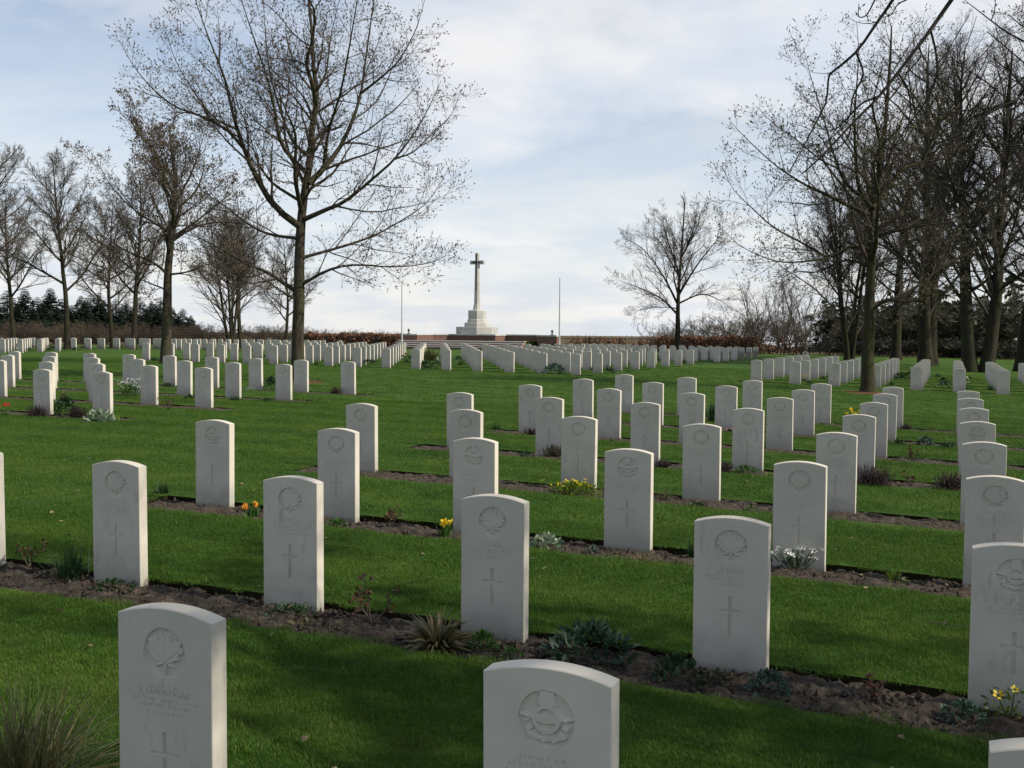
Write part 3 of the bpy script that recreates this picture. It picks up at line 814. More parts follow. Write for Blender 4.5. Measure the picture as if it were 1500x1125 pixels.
limbs1 = [
 (z6([(745, 955), (640, 870), (560, 740), (510, 620), (470, 500), (430, 330), (370, 180), (320, 40), (270, -110)]), .105, -.25),
 (z6([(512, 630), (440, 550), (330, 490), (220, 450), (120, 370), (40, 270), (-10, 180)]), .05, -.5),
 (z6([(480, 545), (390, 500), (310, 400), (220, 250), (170, 90)]), .035, .2),
 (z6([(750, 850), (640, 780), (590, 720), (555, 640), (520, 500), (470, 360)]), .05, .7),
 (z6([(770, 725), (690, 640), (655, 560), (640, 460), (610, 330), (560, 180), (500, 0), (470, -90)]), .07, -.5),
 (z6([(790, 665), (720, 600), (670, 480), (620, 300), (600, 100), (590, -80)]), .06, .45),
 (z6([(785, 775), (850, 710), (930, 600), (1000, 420), (1030, 220), (1060, 0), (1070, -120)]), .095, .3),
 (z6([(1005, 395), (1100, 320), (1170, 250), (1240, 120), (1280, -20)]), .04, -.3),
 (z6([(850, 690), (870, 550), (920, 390), (960, 180), (990, 0), (1000, -90)]), .055, -.6),
 (z6([(770, 925), (860, 885), (940, 850), (1050, 760), (1150, 670), (1240, 550), (1300, 440), (1345, 340)]), .075, -.2),
 (z6([(1150, 670), (1230, 640), (1310, 560), (1385, 490), (1415, 420)]), .03, .3),
 (z6([(760, 1088), (900, 1050), (1050, 1000), (1180, 930), (1290, 850), (1375, 715)]), .05, .35),
 (z6([(745, 1008), (620, 990), (520, 940), (430, 870), (330, 800), (240, 690)]), .05, .4),
 (z6([(808, 525), (730, 420), (640, 330), (560, 280), (480, 180)]), .035, .8),
 (z6([(822, 380), (860, 300), (880, 150), (915, 0)]), .045, .4),
 ([(436, 428), (393, 400), (357, 384), (300, 352), (262, 340)], .07, .25),
 ([(440, 418), (480, 396), (520, 388), (575, 391), (625, 386), (655, 374)], .05, -.25),
 ([(436, 440), (410, 425), (380, 405), (350, 398)], .04, -.7),
]
photo_tree('bare_tree', 'large bare spreading tree with opening buds, nearest on the left, behind the headstones', (437, 562),
           [(437, 545), (436, 500), (438, 440)] + z6([(745, 1125), (750, 1000), (757, 900), (770, 800), (790, 680), (800, 540), (820, 400), (805, 280), (800, 150), (785, 0), (780, -150)]),
           limbs1, .20, .02, LV_FINE, 3, (M_BARK, M_TWIG, M_BUD), (2, .068))
z5 = lambda p: zm(p, 1040, 100, 3.215)
limbs10 = [
 (z5([(765, 660), (830, 580), (890, 490), (1000, 435), (1120, 380), (1240, 260)]), .10, .25),
 (z5([(755, 650), (700, 560), (685, 400), (680, 250), (690, 100), (700, -80), (690, -220)]), .075, -.3),
 (z5([(745, 630), (640, 540), (580, 400), (540, 250), (480, 60), (440, -100)]), .06, .4),
 (z5([(748, 690), (640, 640), (560, 600), (470, 560), (400, 520), (300, 450), (180, 340), (95, 250)]), .075, -.2),
 (z5([(750, 852), (660, 840), (560, 890), (450, 830), (300, 750), (200, 660), (110, 570), (55, 460)]), .06, .25),
 (z5([(560, 892), (420, 912), (300, 905), (150, 840), (50, 750)]), .035, -.4),
 (z5([(770, 792), (860, 770), (1000, 740), (1150, 720), (1300, 640)]), .06, -.35),
 (z5([(762, 1118), (880, 1080), (1000, 1010), (1100, 930), (1250, 850), (1400, 700)]), .07, .3),
 ([(1277, 456), (1300, 438), (1333, 443), (1380, 424), (1440, 400)], .05, -.4),
 (z5([(775, 652), (820, 560), (850, 400), (900, 250), (960, 100), (1000, -80)]), .06, .5),
 (z5([(740, 930), (640, 905), (500, 960), (400, 960), (300, 1010)]), .04, .5),
 (z5([(600, 470), (520, 430), (400, 330), (300, 260), (220, 180)]), .03, -.5),
 (z5([(688, 420), (600, 300), (500, 190), (400, 90)]), .03, .3),
 (z5([(1000, 435), (1060, 300), (1100, 120), (1120, -60)]), .05, -.2),
]
photo_tree('bare_tree', 'mossy bare tree with a straight trunk, nearest on the right, on the grass aisle', (1271, 578),
           [(1272, 565), (1271, 520), (1274, 470)] + z5([(752, 1100), (757, 950), (765, 750), (765, 650), (790, 560), (815, 380), (835, 150), (850, -60), (855, -200)]),
           limbs10, .215, .02, LV_FINE, 5, (M_BARK_MOSS, M_TWIG, M_BUD_OLIVE), (2, .07))
LV_MID = [(dict(nch=13, t0=.10, t1=.99, lenf=.48, ang=.75, nseg=5, wob=.15, trop=.04, rmax=.45), 4),
          (dict(nch=8, t0=.12, t1=1., lenf=.52, ang=.72, nseg=4, wob=.2, trop=.05, rmax=.55), 3),
          (dict(nch=6, t0=.15, t1=1., lenf=.62, ang=.75, nseg=2, wob=.22, trop=.08, rfix=.0042, tip=.6), 3)]
photo_tree('bare_tree', 'bare tree with upswept limbs left of the large spreading tree', (243, 534),
           [(243, 520), (245, 450), (246, 400), (250, 360), (254, 325), (257, 270), (252, 225), (248, 190)],
           [([(246, 402), (225, 385), (190, 370), (150, 345), (112, 305)], .07, -.2), ([(252, 345), (232, 330), (200, 310), (165, 275), (128, 212)], .07, .3),
            ([(254, 320), (238, 265), (222, 220), (205, 185)], .06, -.3), ([(253, 348), (290, 322), (330, 290), (370, 255)], .07, .3),
            ([(249, 402), (275, 398), (310, 385), (352, 368)], .05, -.4), ([(256, 300), (282, 250), (295, 210), (304, 180)], .05, -.2),
            ([(245, 425), (220, 415), (185, 402), (150, 395)], .04, .5), ([(256, 275), (242, 235), (232, 195)], .04, .5)],
           .22, .03, LV_MID, 8, (M_BARK, M_TWIG, M_BUD), (2, .085))
LV_FAR = [(dict(nch=14, t0=.12, t1=.99, lenf=.46, ang=.62, nseg=4, wob=.12, trop=.05, rmax=.5), 4),
          (dict(nch=9, t0=.12, t1=1., lenf=.50, ang=.62, nseg=3, wob=.17, trop=.05, rmax=.6), 3),
          (dict(nch=6, t0=.12, t1=1., lenf=.66, ang=.6, nseg=2, wob=.18, trop=.06, rfix=.0085, tip=.6), 3)]
photo_tree('bare_tree', 'lone rounded bare tree right of the cross, before the brown hedge', (992, 508),
           [(993, 480), (993, 455), (995, 410), (999, 360), (1003, 296)],
           [([(992, 460), (968, 437), (932, 420), (898, 408)], .10, -.3), ([(993, 446), (970, 402), (942, 365), (912, 348)], .10, .3),
            ([(993, 445), (1028, 431), (1058, 442), (1078, 458)], .08, .2), ([(994, 432), (1020, 390), (1050, 352), (1074, 326)], .10, -.3),
            ([(995, 402), (978, 352), (966, 312)], .08, .4), ([(997, 380), (1020, 335), (1030, 300)], .07, -.4), ([(993, 452), (975, 450), (945, 452), (920, 462)], .05, .4)],
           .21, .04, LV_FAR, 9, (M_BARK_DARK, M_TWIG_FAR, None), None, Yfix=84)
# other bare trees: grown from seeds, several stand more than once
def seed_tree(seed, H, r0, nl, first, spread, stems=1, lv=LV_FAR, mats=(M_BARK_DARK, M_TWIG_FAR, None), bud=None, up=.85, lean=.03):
    r = np.random.RandomState(seed); root = empty('bare_tree'); limbs = []; tr = []
    org = np.zeros(3)
    for k in range(stems):
        a = k * 2.3 + r.rand(); tilt = .0 if stems == 1 else .16
        p = np.zeros(3) + (np.array([math.cos(a), math.sin(a), 0]) * r0 * .7 if stems > 1 else 0); d = np.array([math.cos(a) * tilt, math.sin(a) * tilt, 1.]); pts = [p + [0, 0, -.3]]
        for i in range(12):
            d = d + r.randn(3) * lean; d[:2] *= .93; d /= np.linalg.norm(d); p = p + d * H / 12 * (.9 if stems > 1 else 1); pts.append(p)
        P = smooth_line(pts, 20); R = flare(P, np.linspace(r0 * (.72 if stems > 1 else 1), .03, 20) ** 1.0, .5, .4)
        tr.append((P, R))
        for j in range(nl):
            t = first + (1 - first) * (j + r.rand()) / nl * .95; f = t * 19; i = int(f); q = P[i] + (P[min(i + 1, 19)] - P[i]) * (f - i)
            az = j * 2.4 + r.rand(); L = spread * (1.1 - .75 * t) * r.uniform(.8, 1.2); dd = np.array([math.cos(az), math.sin(az), up * r.uniform(.5, 1.2)]); lp = [q]
            dd /= np.linalg.norm(dd)
            for m in range(6):
                dd = dd + r.randn(3) * .09; dd[2] += .06; dd /= np.linalg.norm(dd); lp.append(lp[-1] + dd * L / 6)
            limbs.append((smooth_line(lp, 9), np.linspace(min(R[i] * .6, .12), .02, 9)))
    for P, R in tr[1:]: limbs.append((P, R))
    tree_parts(root, org, tr[0], limbs, lv, r, mats, bud, (8, 5))
    return root
def copy_tree(o, parent=None):
    c = o.copy(); COL.objects.link(c); c.parent = parent
    for ch in [q for q in o.children]: copy_tree(ch, c)
    return c
def put_tree(proto, used, px, Y, label, scale=1.0, rz=0.0, group='bare trees'):
    o = proto if not used else copy_tree(proto)
    x = (px - 750) / F_PX * Y
    o.location = (x, Y, float(terr(x, Y)) + .02); o.rotation_euler = (0, 0, rz); o.scale = (scale,) * 3
    prop(o, label, 'tree', group); return o
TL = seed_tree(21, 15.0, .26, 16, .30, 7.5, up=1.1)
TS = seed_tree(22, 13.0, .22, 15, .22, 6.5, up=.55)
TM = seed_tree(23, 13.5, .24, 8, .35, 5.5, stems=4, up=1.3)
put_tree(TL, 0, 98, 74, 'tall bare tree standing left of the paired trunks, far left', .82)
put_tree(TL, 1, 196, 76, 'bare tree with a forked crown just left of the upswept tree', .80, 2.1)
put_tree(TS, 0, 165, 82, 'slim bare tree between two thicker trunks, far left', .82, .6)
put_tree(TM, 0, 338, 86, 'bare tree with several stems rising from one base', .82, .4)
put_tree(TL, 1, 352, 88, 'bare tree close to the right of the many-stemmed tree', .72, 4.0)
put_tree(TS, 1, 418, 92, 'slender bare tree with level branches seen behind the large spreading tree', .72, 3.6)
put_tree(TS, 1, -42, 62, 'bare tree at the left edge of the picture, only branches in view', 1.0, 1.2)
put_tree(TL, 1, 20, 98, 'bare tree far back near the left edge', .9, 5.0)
# right hand group: old trees with thick dark trunks
LV_DENSE = [(dict(nch=14, t0=.10, t1=.99, lenf=.46, ang=.65, nseg=4, wob=.14, trop=.03, rmax=.5), 4),
            (dict(nch=7, t0=.12, t1=1., lenf=.50, ang=.65, nseg=3, wob=.18, trop=.04, rmax=.5), 3),
            (dict(nch=5, t0=.12, t1=1., lenf=.72, ang=.62, nseg=2, wob=.2, trop=.05, rfix=.0050, tip=.6), 3)]
MR = (M_BARK_DARK, M_TWIG_OLD, None)
TD = seed_tree(31, 23., .66, 22, .20, 9.0, stems=2, lv=LV_DENSE, mats=MR, up=.95)
TE = seed_tree(32, 21., .46, 24, .18, 8.5, stems=1, lv=LV_DENSE, mats=(M_BARK_DARK, M_TWIG_OLD, M_OLD_LEAF), bud=(1, .10), up=.75)
put_tree(TD, 0, 1362, 66, 'massive bare tree with a double trunk behind the right plot', .92, .9)
put_tree(TD, 1, 1432, 57, 'old bare tree with a forking trunk near the right edge', .80, 2.9)
put_tree(TE, 0, 1500, 60, 'thick bare tree cut by the right edge of the picture', 1.0, .3)
put_tree(TE, 1, 1312, 77, 'bare tree with a thinner trunk between the near mossy tree and the massive one', .78, 2.2)
put_tree(TM, 1, 1244, 74, 'bare tree dividing low into leaning stems, behind the near mossy tree', .98, 2.6)
put_tree(TE, 1, 1560, 84, 'bare tree outside the right edge, its branches reach in', 1.0, 4.4)
# the near tree whose branches hang into the top right corner
def near_tree():
    r = np.random.RandomState(77); g = np.array([9.6, -.6, 0.]); g[2] = float(terr(g[0], g[1])) + LAWN
    root = empty('overhanging_tree', g); prop(root, 'near tree out of frame whose dark branches hang into the top right corner', 'tree')
    z = lambda p: zm(p, 1120, 0, 3.947); Y = 5.2
    P = smooth_line([g + [0, 0, -.2], g + [.05, .05, 2.2], g + [-.1, .1, 4.5], g + [0, .2, 7.5], g + [.2, .3, 11.5]], 18)
    trunk = (P, flare(P, np.linspace(.26, .04, 18)))
    b1 = np.vstack([[P[6]], [[8.2, .2, 5.6]], [[6.2, 2.0, 5.6]], [[4.6, 3.2, 5.2]], [at_depth(1590, -270, 4.6)], [at_depth(1480, -120, 5.0)], [at_depth(*q, Y) for q in z([(1080, 0), (960, 170), (870, 290), (770, 420), (650, 570), (520, 700), (390, 840), (280, 950), (215, 1005)])]])
    b2 = np.vstack([[P[7]], [[8.0, -.2, 5.9]], [[6.0, 1.6, 5.9]], [[4.4, 3.0, 5.6]], [at_depth(1470, -260, 4.9)], [at_depth(1375, -110, 5.4)], [at_depth(*q, Y + .5) for q in z([(740, 0), (650, 130), (530, 300), (400, 410), (370, 450), (355, 590), (290, 720), (230, 840), (130, 1015)])]])
    b3 = np.vstack([[P[5]], [[8.0, 1.5, 4.4]], [[6.0, 3.4, 4.3]], [[4.6, 4.6, 4.0]], [at_depth(1640, 10, 5.4)], [at_depth(1550, 70, 5.75)], [at_depth(*q, 5.9) for q in z([(1500, 520), (1450, 580), (1300, 650), (1150, 760), (1000, 830), (860, 900)])]])
    limbs = [(smooth_line(b1, 34), np.r_[np.linspace(.05, .0125, 10), np.linspace(.012, .003, 24)]), (smooth_line(b2, 34), np.r_[np.linspace(.045, .0105, 10), np.linspace(.010, .0025, 24)]),
             (smooth_line(b3, 32), np.r_[np.linspace(.05, .012, 14), np.linspace(.0105, .0025, 18)])]
    def sub(p, dep, r0): limbs.append((smooth_line([at_depth(*q, dep + .04 * i) for i, q in enumerate(z(p))], 16), np.linspace(r0, .0018, 16)))
    sub([(960, 175), (990, 300), (995, 440), (930, 590), (820, 740), (700, 920), (640, 960)], Y, .006)
    sub([(770, 420), (830, 520), (842, 650), (810, 790), (740, 860)], Y, .0055)
    sub([(530, 305), (570, 430), (510, 560), (480, 700), (350, 820), (190, 850)], Y + .5, .006)
    sub([(650, 560), (560, 600), (480, 680), (400, 750), (270, 735)], Y, .0055)
    sub([(500, 720), (480, 800), (400, 870), (250, 920)], Y, .0045)
    sub([(895, 265), (900, 330), (820, 420), (760, 470)], Y, .004)
    sub([(1450, 600), (1300, 625), (1150, 640), (1000, 662), (880, 660)], 5.9, .005)
    sub([(1480, 840), (1300, 850), (1180, 820), (1100, 790)], 5.9, .004)
    sub([(1500, 240), (1400, 185), (1310, 120), (1220, 50), (1155, 0)], 6.4, .006)
    sub([(1310, 120), (1330, 60), (1335, -10)], 6.4, .004)
    sub([(640, -5), (590, 85), (545, 95), (545, 20)], Y + .6, .0045)
    sub([(820, 0), (770, 25), (730, 85), (685, 100)], Y + .5, .004)
    nvis = len(limbs)
    for k in range(24):                   # the rest of the crown, out of frame; it shades the foreground
        q = P[6 + (k * 11) // 24]; az = k * 2.4; d = np.array([math.cos(az), math.sin(az), .55]); d /= np.linalg.norm(d); L = r.uniform(3.5, 5.5); lp = [q]
        if -.1 < math.sin(az - .6) and math.cos(az) < -.2: continue
        for m in range(6): d = d + r.randn(3) * .1; d[2] += .05; d /= np.linalg.norm(d); lp.append(lp[-1] + d * L / 6)
        limbs.append((smooth_line(lp, 16), np.linspace(.075, .012, 16)))
    mb = MB(); mb.tube(P - g, trunk[1], 10); obj('trunk', mb.mesh('trunk', M_BARK_DARK, True), root)
    for Pl, Rl in limbs:
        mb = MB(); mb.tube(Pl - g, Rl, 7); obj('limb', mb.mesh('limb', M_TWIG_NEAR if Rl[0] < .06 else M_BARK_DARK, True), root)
    big = limbs[nvis:]
    PP = np.stack([smooth_line(q - g, 9) for q, _ in big]); RR = np.stack([np.interp(np.linspace(0, 1, 9), np.linspace(0, 1, len(a)), a) for _, a in big])
    crown_parts(root, PP, RR, [(dict(nch=11, t0=.1, t1=.99, lenf=.5, ang=.8, nseg=5, wob=.15, trop=.03), 4), (dict(nch=8, t0=.12, t1=1., lenf=.55, ang=.75, nseg=3, wob=.2, trop=.04, rmax=.75), 3), (dict(nch=6, t0=.1, t1=1, lenf=.7, ang=.7, nseg=2, wob=.2, trop=.05, rfix=.006), 3)], r, M_TWIG, M_BUD_GREEN, (2, .11))
    vis = limbs[:nvis]; PP = np.stack([smooth_line((q - g)[len(q) // 3:] if i < 3 else q - g, 9) for i, (q, _) in enumerate(vis)]); RR = np.full((len(vis), 9), .003)
    t1, r1 = grow(PP, RR, 3, .2, .98, .16, .9, 4, .25, -.02, r, rfix=.0022, tip=.5)
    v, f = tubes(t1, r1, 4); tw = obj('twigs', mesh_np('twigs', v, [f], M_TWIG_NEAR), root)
    v, f = buds(t1, r, 2, .02); obj('buds', mesh_np('buds', v, [f], M_BUD_GREEN), tw)
near_tree()

# ------------------------------------------------------------------ conifers, woodland shrubs, hedges beyond the fence
def conifer(seed, H, W, mat, whorls=26, open_=.0):
    r = np.random.RandomState(seed); root = empty('conifer')
    mb = MB(); mb.tube([(0, 0, -1), (0, 0, H * .5), (0, 0, H)], [H * .016, H * .011, .02], 6); obj('trunk', mb.mesh('trunk', M_BARK_DARK, True), root)
    vs, n = [], 0
    for k in range(whorls):
        t = k / whorls; z0 = H * (.06 + .94 * t)
        for j in range(9):
            L = W * (1 - t) ** .8 * r.uniform(.65, 1.15) + .15; az = r.rand() * 6.28
            if r.rand() < open_: continue
            d = np.array([math.cos(az), math.sin(az), 0]); side = np.array([-d[1], d[0], 0])
            m = 24
            u = r.rand(m) ** .7; p = d[None] * (u * L)[:, None] + side[None] * (r.randn(m) * .13 * L)[:, None]
            p[:, 2] = z0 - .28 * L * u + .12 * L * u * u + r.randn(m) * .05 * L
            s = (.26 + .18 * r.rand(m)) * (H / 12) * (.30 + .85 * (1 - t))
            a = d[None] * s[:, None] * 1.6 + r.randn(m, 3) * .3 * s[:, None]; b = side[None] * s[:, None] + r.randn(m, 3) * .4 * s[:, None]; a[:, 2] -= .3 * s
            vs.append(np.stack([p - b, p + a, p + b], 1).reshape(-1, 3))
    v = np.concatenate(vs); f = np.arange(len(v)).reshape(-1, 3)
    obj('crown', mesh_np('crown', v, [f], mat), root); return root
def put(o, used, px, Y, label, cat, group, scale=1., rz=0., sz=None):
    c = copy_tree(o) if used else o
    x = (px - 750) / F_PX * Y
    c.location = (x, Y, float(terr(x, Y))); c.rotation_euler = (0, 0, rz); c.scale = (scale, scale, sz or scale); prop(c, label, cat, group); return c
CA, CB_ = conifer(41, 14, 4.2, M_NEEDLE, 34), conifer(42, 12, 4.4, M_NEEDLE, 28, .15)
CP = conifer(43, 8, 3.2, M_PINE, 14, .3)
PLACES = ['first', 'second', 'third', 'fourth', 'fifth', 'sixth', 'seventh', 'eighth', 'ninth', 'tenth', 'eleventh', 'twelfth', 'thirteenth', 'fourteenth', 'fifteenth', 'sixteenth', 'seventeenth']
rr_ = random.Random(5)
for i, (px, yt, Y) in enumerate([(-14, 432, 150), (12, 424, 160), (38, 422, 155), (56, 434, 148), (75, 421, 158), (92, 436, 150), (120, 432, 152), (133, 430, 162), (146, 428, 155), (170, 437, 150), (186, 440, 160), (206, 436, 152), (222, 440, 158), (236, 434, 150), (252, 449, 156), (268, 451, 152), (280, 461, 158), (-2, 446, 142), (26, 444, 143), (48, 450, 141), (66, 447, 144), (84, 452, 142), (106, 446, 144), (128, 450, 142), (152, 447, 143), (174, 452, 142), (196, 449, 144), (216, 454, 142), (232, 450, 143), (246, 458, 142), (262, 462, 143), (276, 468, 142), (290, 474, 145)]):
    x = (px - 750) / F_PX * Y; h = at_depth(px, yt, Y)[2] - float(terr(x, Y)); k = i % 2; pr = (CA, CB_)[k]
    put(pr, i > 1, px, Y, ('dark conifer in the row far left, %s from the left' % PLACES[i] if i < 17 else 'lower conifer before the tall conifers, %s from the left' % PLACES[i - 17]), 'conifer', 'dark conifers beyond the far left fence', h / (14, 12)[k] * 1.4, rr_.random() * 6, h / (14, 12)[k])
for i, (px, yt, Y) in enumerate([(20, 466, 132), (66, 462, 135), (118, 466, 130), (142, 462, 128), (212, 468, 130), (296, 470, 150), (310, 476, 155)]):
    x = (px - 750) / F_PX * Y; h = at_depth(px, yt, Y)[2] - float(terr(x, Y))
    put(CP, i > 0, px, Y, 'greyish green young pine below the tall conifers, %s from the left' % PLACES[i], 'pine', 'young pines beyond the fence', h / 8 * 1.1, rr_.random() * 6, h / 8)
def shrub(seed, H, W, n, mat, stems=14, leafy=0):
    r = np.random.RandomState(seed); root = empty('bare_shrub')
    a = r.rand(stems) * 6.28; q = r.rand(stems) ** .5 * .3 * W
    p = np.stack([np.cos(a) * q, np.sin(a) * q, np.full(stems, -.2)], 1); d = np.stack([np.cos(a) * .55 * W / H, np.sin(a) * .55 * W / H, np.ones(stems)], 1); pts = [p]
    for i in range(6):
        d = d + r.randn(stems, 3) * .12; d /= np.linalg.norm(d, axis=1, keepdims=True); pts.append(pts[-1] + d * H / 6 * (.75 + .35 * r.rand(stems))[:, None])
    P = np.stack(pts, 1); R = np.linspace(.05, .012, 7)[None] * np.ones((stems, 1)) * H / 5
    for k in range(min(stems, 5)):
        mb = MB(); mb.tube(P[k], R[k], 5); obj('stem', mb.mesh('stem', mat, True), root)
    g1 = grow(P, R, n, .15, 1., .45, .6, 4, .16, .05, r)
    g2 = grow(*g1, n - 3, .1, 1., .55, .6, 3, .18, .05, r, rfix=.014)
    g3 = grow(*g2, 4, .1, 1., .7, .6, 2, .18, .05, r, rfix=.012)
    v, f = join([(P[5:], R[5:], 4), (*g1, 3), (*g2, 3), (*g3, 3)])
    cro = obj('crown', mesh_np('crown', v, [f], mat), root)
    if leafy:
        pp = np.concatenate([g2[0][:, -1], g3[0][:, -1], g3[0][:, 1]]); pp = pp[r.rand(len(pp)) < leafy]
        m = len(pp); s = .16 + .12 * r.rand(m); A = r.randn(m, 3) * s[:, None] * .6; B = r.randn(m, 3) * s[:, None] * .6
        v = np.stack([pp - A, pp - B, pp + A, pp + B], 1).reshape(-1, 3); obj('leaves', mesh_np('leaves', v, [np.arange(4 * m).reshape(-1, 4)], M_EVERGREEN), cro)
    return root
M_SHRUB_W = two_tone('shrub_twigs_warm', (.066, .050, .038), (.110, .086, .062), .3, .95, .05)
M_SHRUB_G = two_tone('shrub_twigs_grey', (.082, .074, .058), (.125, .110, .082), .3, .95, .05)
M_SHRUB_D = two_tone('shrub_twigs_dark', (.066, .057, .042), (.112, .096, .070), .4, .95, .05)
SW, SG, SD = shrub(51, 5, 5, 9, M_SHRUB_W), shrub(52, 5, 5, 9, M_SHRUB_G), shrub(53, 5, 5, 9, M_SHRUB_D, 14, .08)
SB = shrub(54, 9, 3.6, 9, M_SHRUB_G, 7)
ct = {'SW': 0, 'SG': 0, 'SD': 0, 'SB': 0}
def shrubs(key, lst, label, group):
    pr = dict(SW=SW, SG=SG, SD=SD, SB=SB)[key]; H = 9 if key == 'SB' else 5
    for i, (px, yt, Y, w) in enumerate(lst):
        x = (px - 750) / F_PX * Y; h = max(.5, at_depth(px, yt, Y)[2] - float(terr(x, Y)))
        put(pr, ct[key] > 0, px, Y, label % PLACES[i], 'shrub', group, h / H * w * 1.15, rr_.random() * 6, h / H * 1.25); ct[key] += 1
shrubs('SW', [(2, 473, 126, 2.0), (34, 476, 124, 2.1), (66, 474, 127, 2.0), (96, 478, 125, 2.1), (126, 475, 124, 2.0), (156, 474, 126, 2.0), (186, 477, 124, 2.1), (214, 479, 124, 2.0), (242, 477, 126, 2.1), (270, 480, 125, 2.1), (298, 480, 126, 2.1), (328, 478, 128, 2.0), (360, 479, 130, 2.0), (392, 478, 130, 2.0), (424, 480, 132, 2.0)], 'reddish brown bare shrub below the conifers, %s from the left', 'reddish shrubs beyond the left fence')
shrubs('SG', [(438, 483, 135, 2.0), (468, 485, 135, 2.2), (500, 485, 136, 2.2), (536, 486, 136, 2.2), (568, 488, 138, 2.0)], 'low grey green bush behind the left beech hedge, %s from the left', 'low bushes behind the left hedge')
shrubs('SG', [(1004, 476, 118, 1.2), (1040, 470, 116, 1.3), (1070, 466, 114, 1.4), (1098, 464, 112, 1.4), (1130, 470, 108, 1.5), (1164, 468, 106, 1.5), (1196, 470, 104, 1.4), (968, 478, 124, 1.0)], 'grey brown bush beyond the right fence, %s of its row', 'grey bushes beyond the right fence')
shrubs('SB', [(1112, 424, 118, 1.0), (1146, 426, 114, 1.0), (1176, 420, 110, 1.1)], 'upright bare poplar-like tree above the grey bushes, %s from the left', 'upright trees beyond the right fence')
shrubs('SD', [(1232, 462, 106, 1.2), (1262, 470, 104, 1.3), (1292, 466, 102, 1.3), (1326, 460, 100, 1.3), (1360, 454, 98, 1.4), (1392, 460, 96, 1.3), (1424, 458, 95, 1.4), (1456, 452, 94, 1.4), (1490, 454, 92, 1.4), (1524, 450, 92, 1.4), (1340, 438, 112, 1.3), (1400, 434, 110, 1.3), (1462, 430, 108, 1.3), (1280, 446, 114, 1.3)], 'dark evergreen thicket shrub behind the right trees, %s of its row', 'dark thicket behind the right trees')
shrubs('SD', [(px, 499 + (px % 5), 91 - (px - 1215) * .02, 2.4) for px in range(1218, 1530, 24)], 'low dark bramble along the right fence, %s from the left', 'brambles along the right fence')
put(CP, 1, 1222, 104, 'single dark green pine at the left end of the right hand thicket', 'pine', 'young pines beyond the fence', .75, 1.0, .68)
def hedge(pa, pb, t, h, dens, label, seed, gap=0.):
    r = np.random.RandomState(seed); sa, sb_ = s_at(pa, t), s_at(pb, t); L = sb_ - sa
    x, y = xy(sa, t); z0 = zt(sa, t); root = empty('beech_hedge', (x, y, z0), TH); prop(root, label, 'hedge')
    n = int(L * dens); mod = .5 + .5 * np.sin(r.rand() * 6)
    s = r.rand(n) * L; hh = h * (.82 + .28 * vnoise(s * 1.6, s * 0 + 3.3, seed))
    if gap: hh = hh * np.where(vnoise(s * .9, s * 0 + 9.1, seed + 1) > gap, 1., .55)
    u = r.rand(n) ** .75; p = np.stack([s, r.randn(n) * .26, u * hh + .05], 1)
    p[:, 2] += np.interp(s, [0, L], [0, zt(sb_, t) - z0])
    q = .045 + .05 * r.rand(n); A = r.randn(n, 3) * q[:, None] * .8; B = r.randn(n, 3) * q[:, None] * .8
    obj('leaves', mesh_np('leaves', np.stack([p - A, p - B, p + A, p + B], 1).reshape(-1, 3), [np.arange(4 * n).reshape(-1, 4)], M_BEECH), root)
    m = int(L * 5); s = r.rand(m) * L; P = np.zeros((m, 4, 3)); P[:, :, 0] = s[:, None] + np.cumsum(r.randn(m, 4) * .09, 1); P[:, :, 1] = (r.randn(m) * .15)[:, None] + np.cumsum(r.randn(m, 4) * .06, 1)
    P[:, :, 2] = np.linspace(-.1, 1.05, 4)[None] * (h * (.8 + .4 * r.rand(m)))[:, None] + np.interp(s, [0, L], [0, zt(sb_, t) - z0])[:, None]
    R = np.linspace(.03, .012, 4)[None] * np.ones((m, 1)); g1 = grow(P, R, 6, .3, 1, .3, .7, 3, .2, .03, r, rfix=.012)
    v, f = join([(P, R, 4), (*g1, 3)]); obj('stems', mesh_np('stems', v, [f], M_SHRUB_W), root)
hedge(440, 588, 90.4, 1.45, 620, 'brown leaved beech hedge left of the cross', 61)
hedge(822, 962, 90.4, 1.25, 150, 'thin gappy beech hedge right of the cross', 62, .55)
hedge(962, 1112, 90.4, 1.45, 560, 'dense brown beech hedge behind the lone rounded tree', 63)
hedge(1112, 1180, 90.4, 1.35, 120, 'sparse reddish end of the beech hedge at the rough field', 64, .4)
# mulch rings under the two near trees
def mulch(px, py, r0, label):
    g = on_ground(px, py); n = 40; r = np.random.RandomState(int(px)); rings = []
    for k, f in enumerate((0, .35, .7, 1.)):
        for i in range(n):
            a = i * 2 * math.pi / n; q = r0 * f * (1 + .14 * math.sin(3 * a + px) + .06 * r.randn()); x, y = g[0] + math.cos(a) * q, g[1] + math.sin(a) * q
            rings.append((x - g[0], y - g[1], float(terr(x, y)) - g[2] + LAWN + (.035 * (1 - f) + .006 if f < 1 else -.01) + .01 * r.rand()))
    vid = np.arange(4 * n).reshape(4, n); a, c = vid[:-1], vid[1:]
    o = obj('mulch_ring', mesh_np('mulch_ring', rings, [np.stack([a, c, np.roll(c, -1, 1), np.roll(a, -1, 1)], -1).reshape(-1, 4)], M_MULCH, smooth=True), None, g)
    prop(o, label, 'mulch')
mulch(437, 562, .85, 'reddish mulch ring at the foot of the large spreading tree')
mulch(1271, 578, .75, 'reddish mulch ring at the foot of the mossy tree')
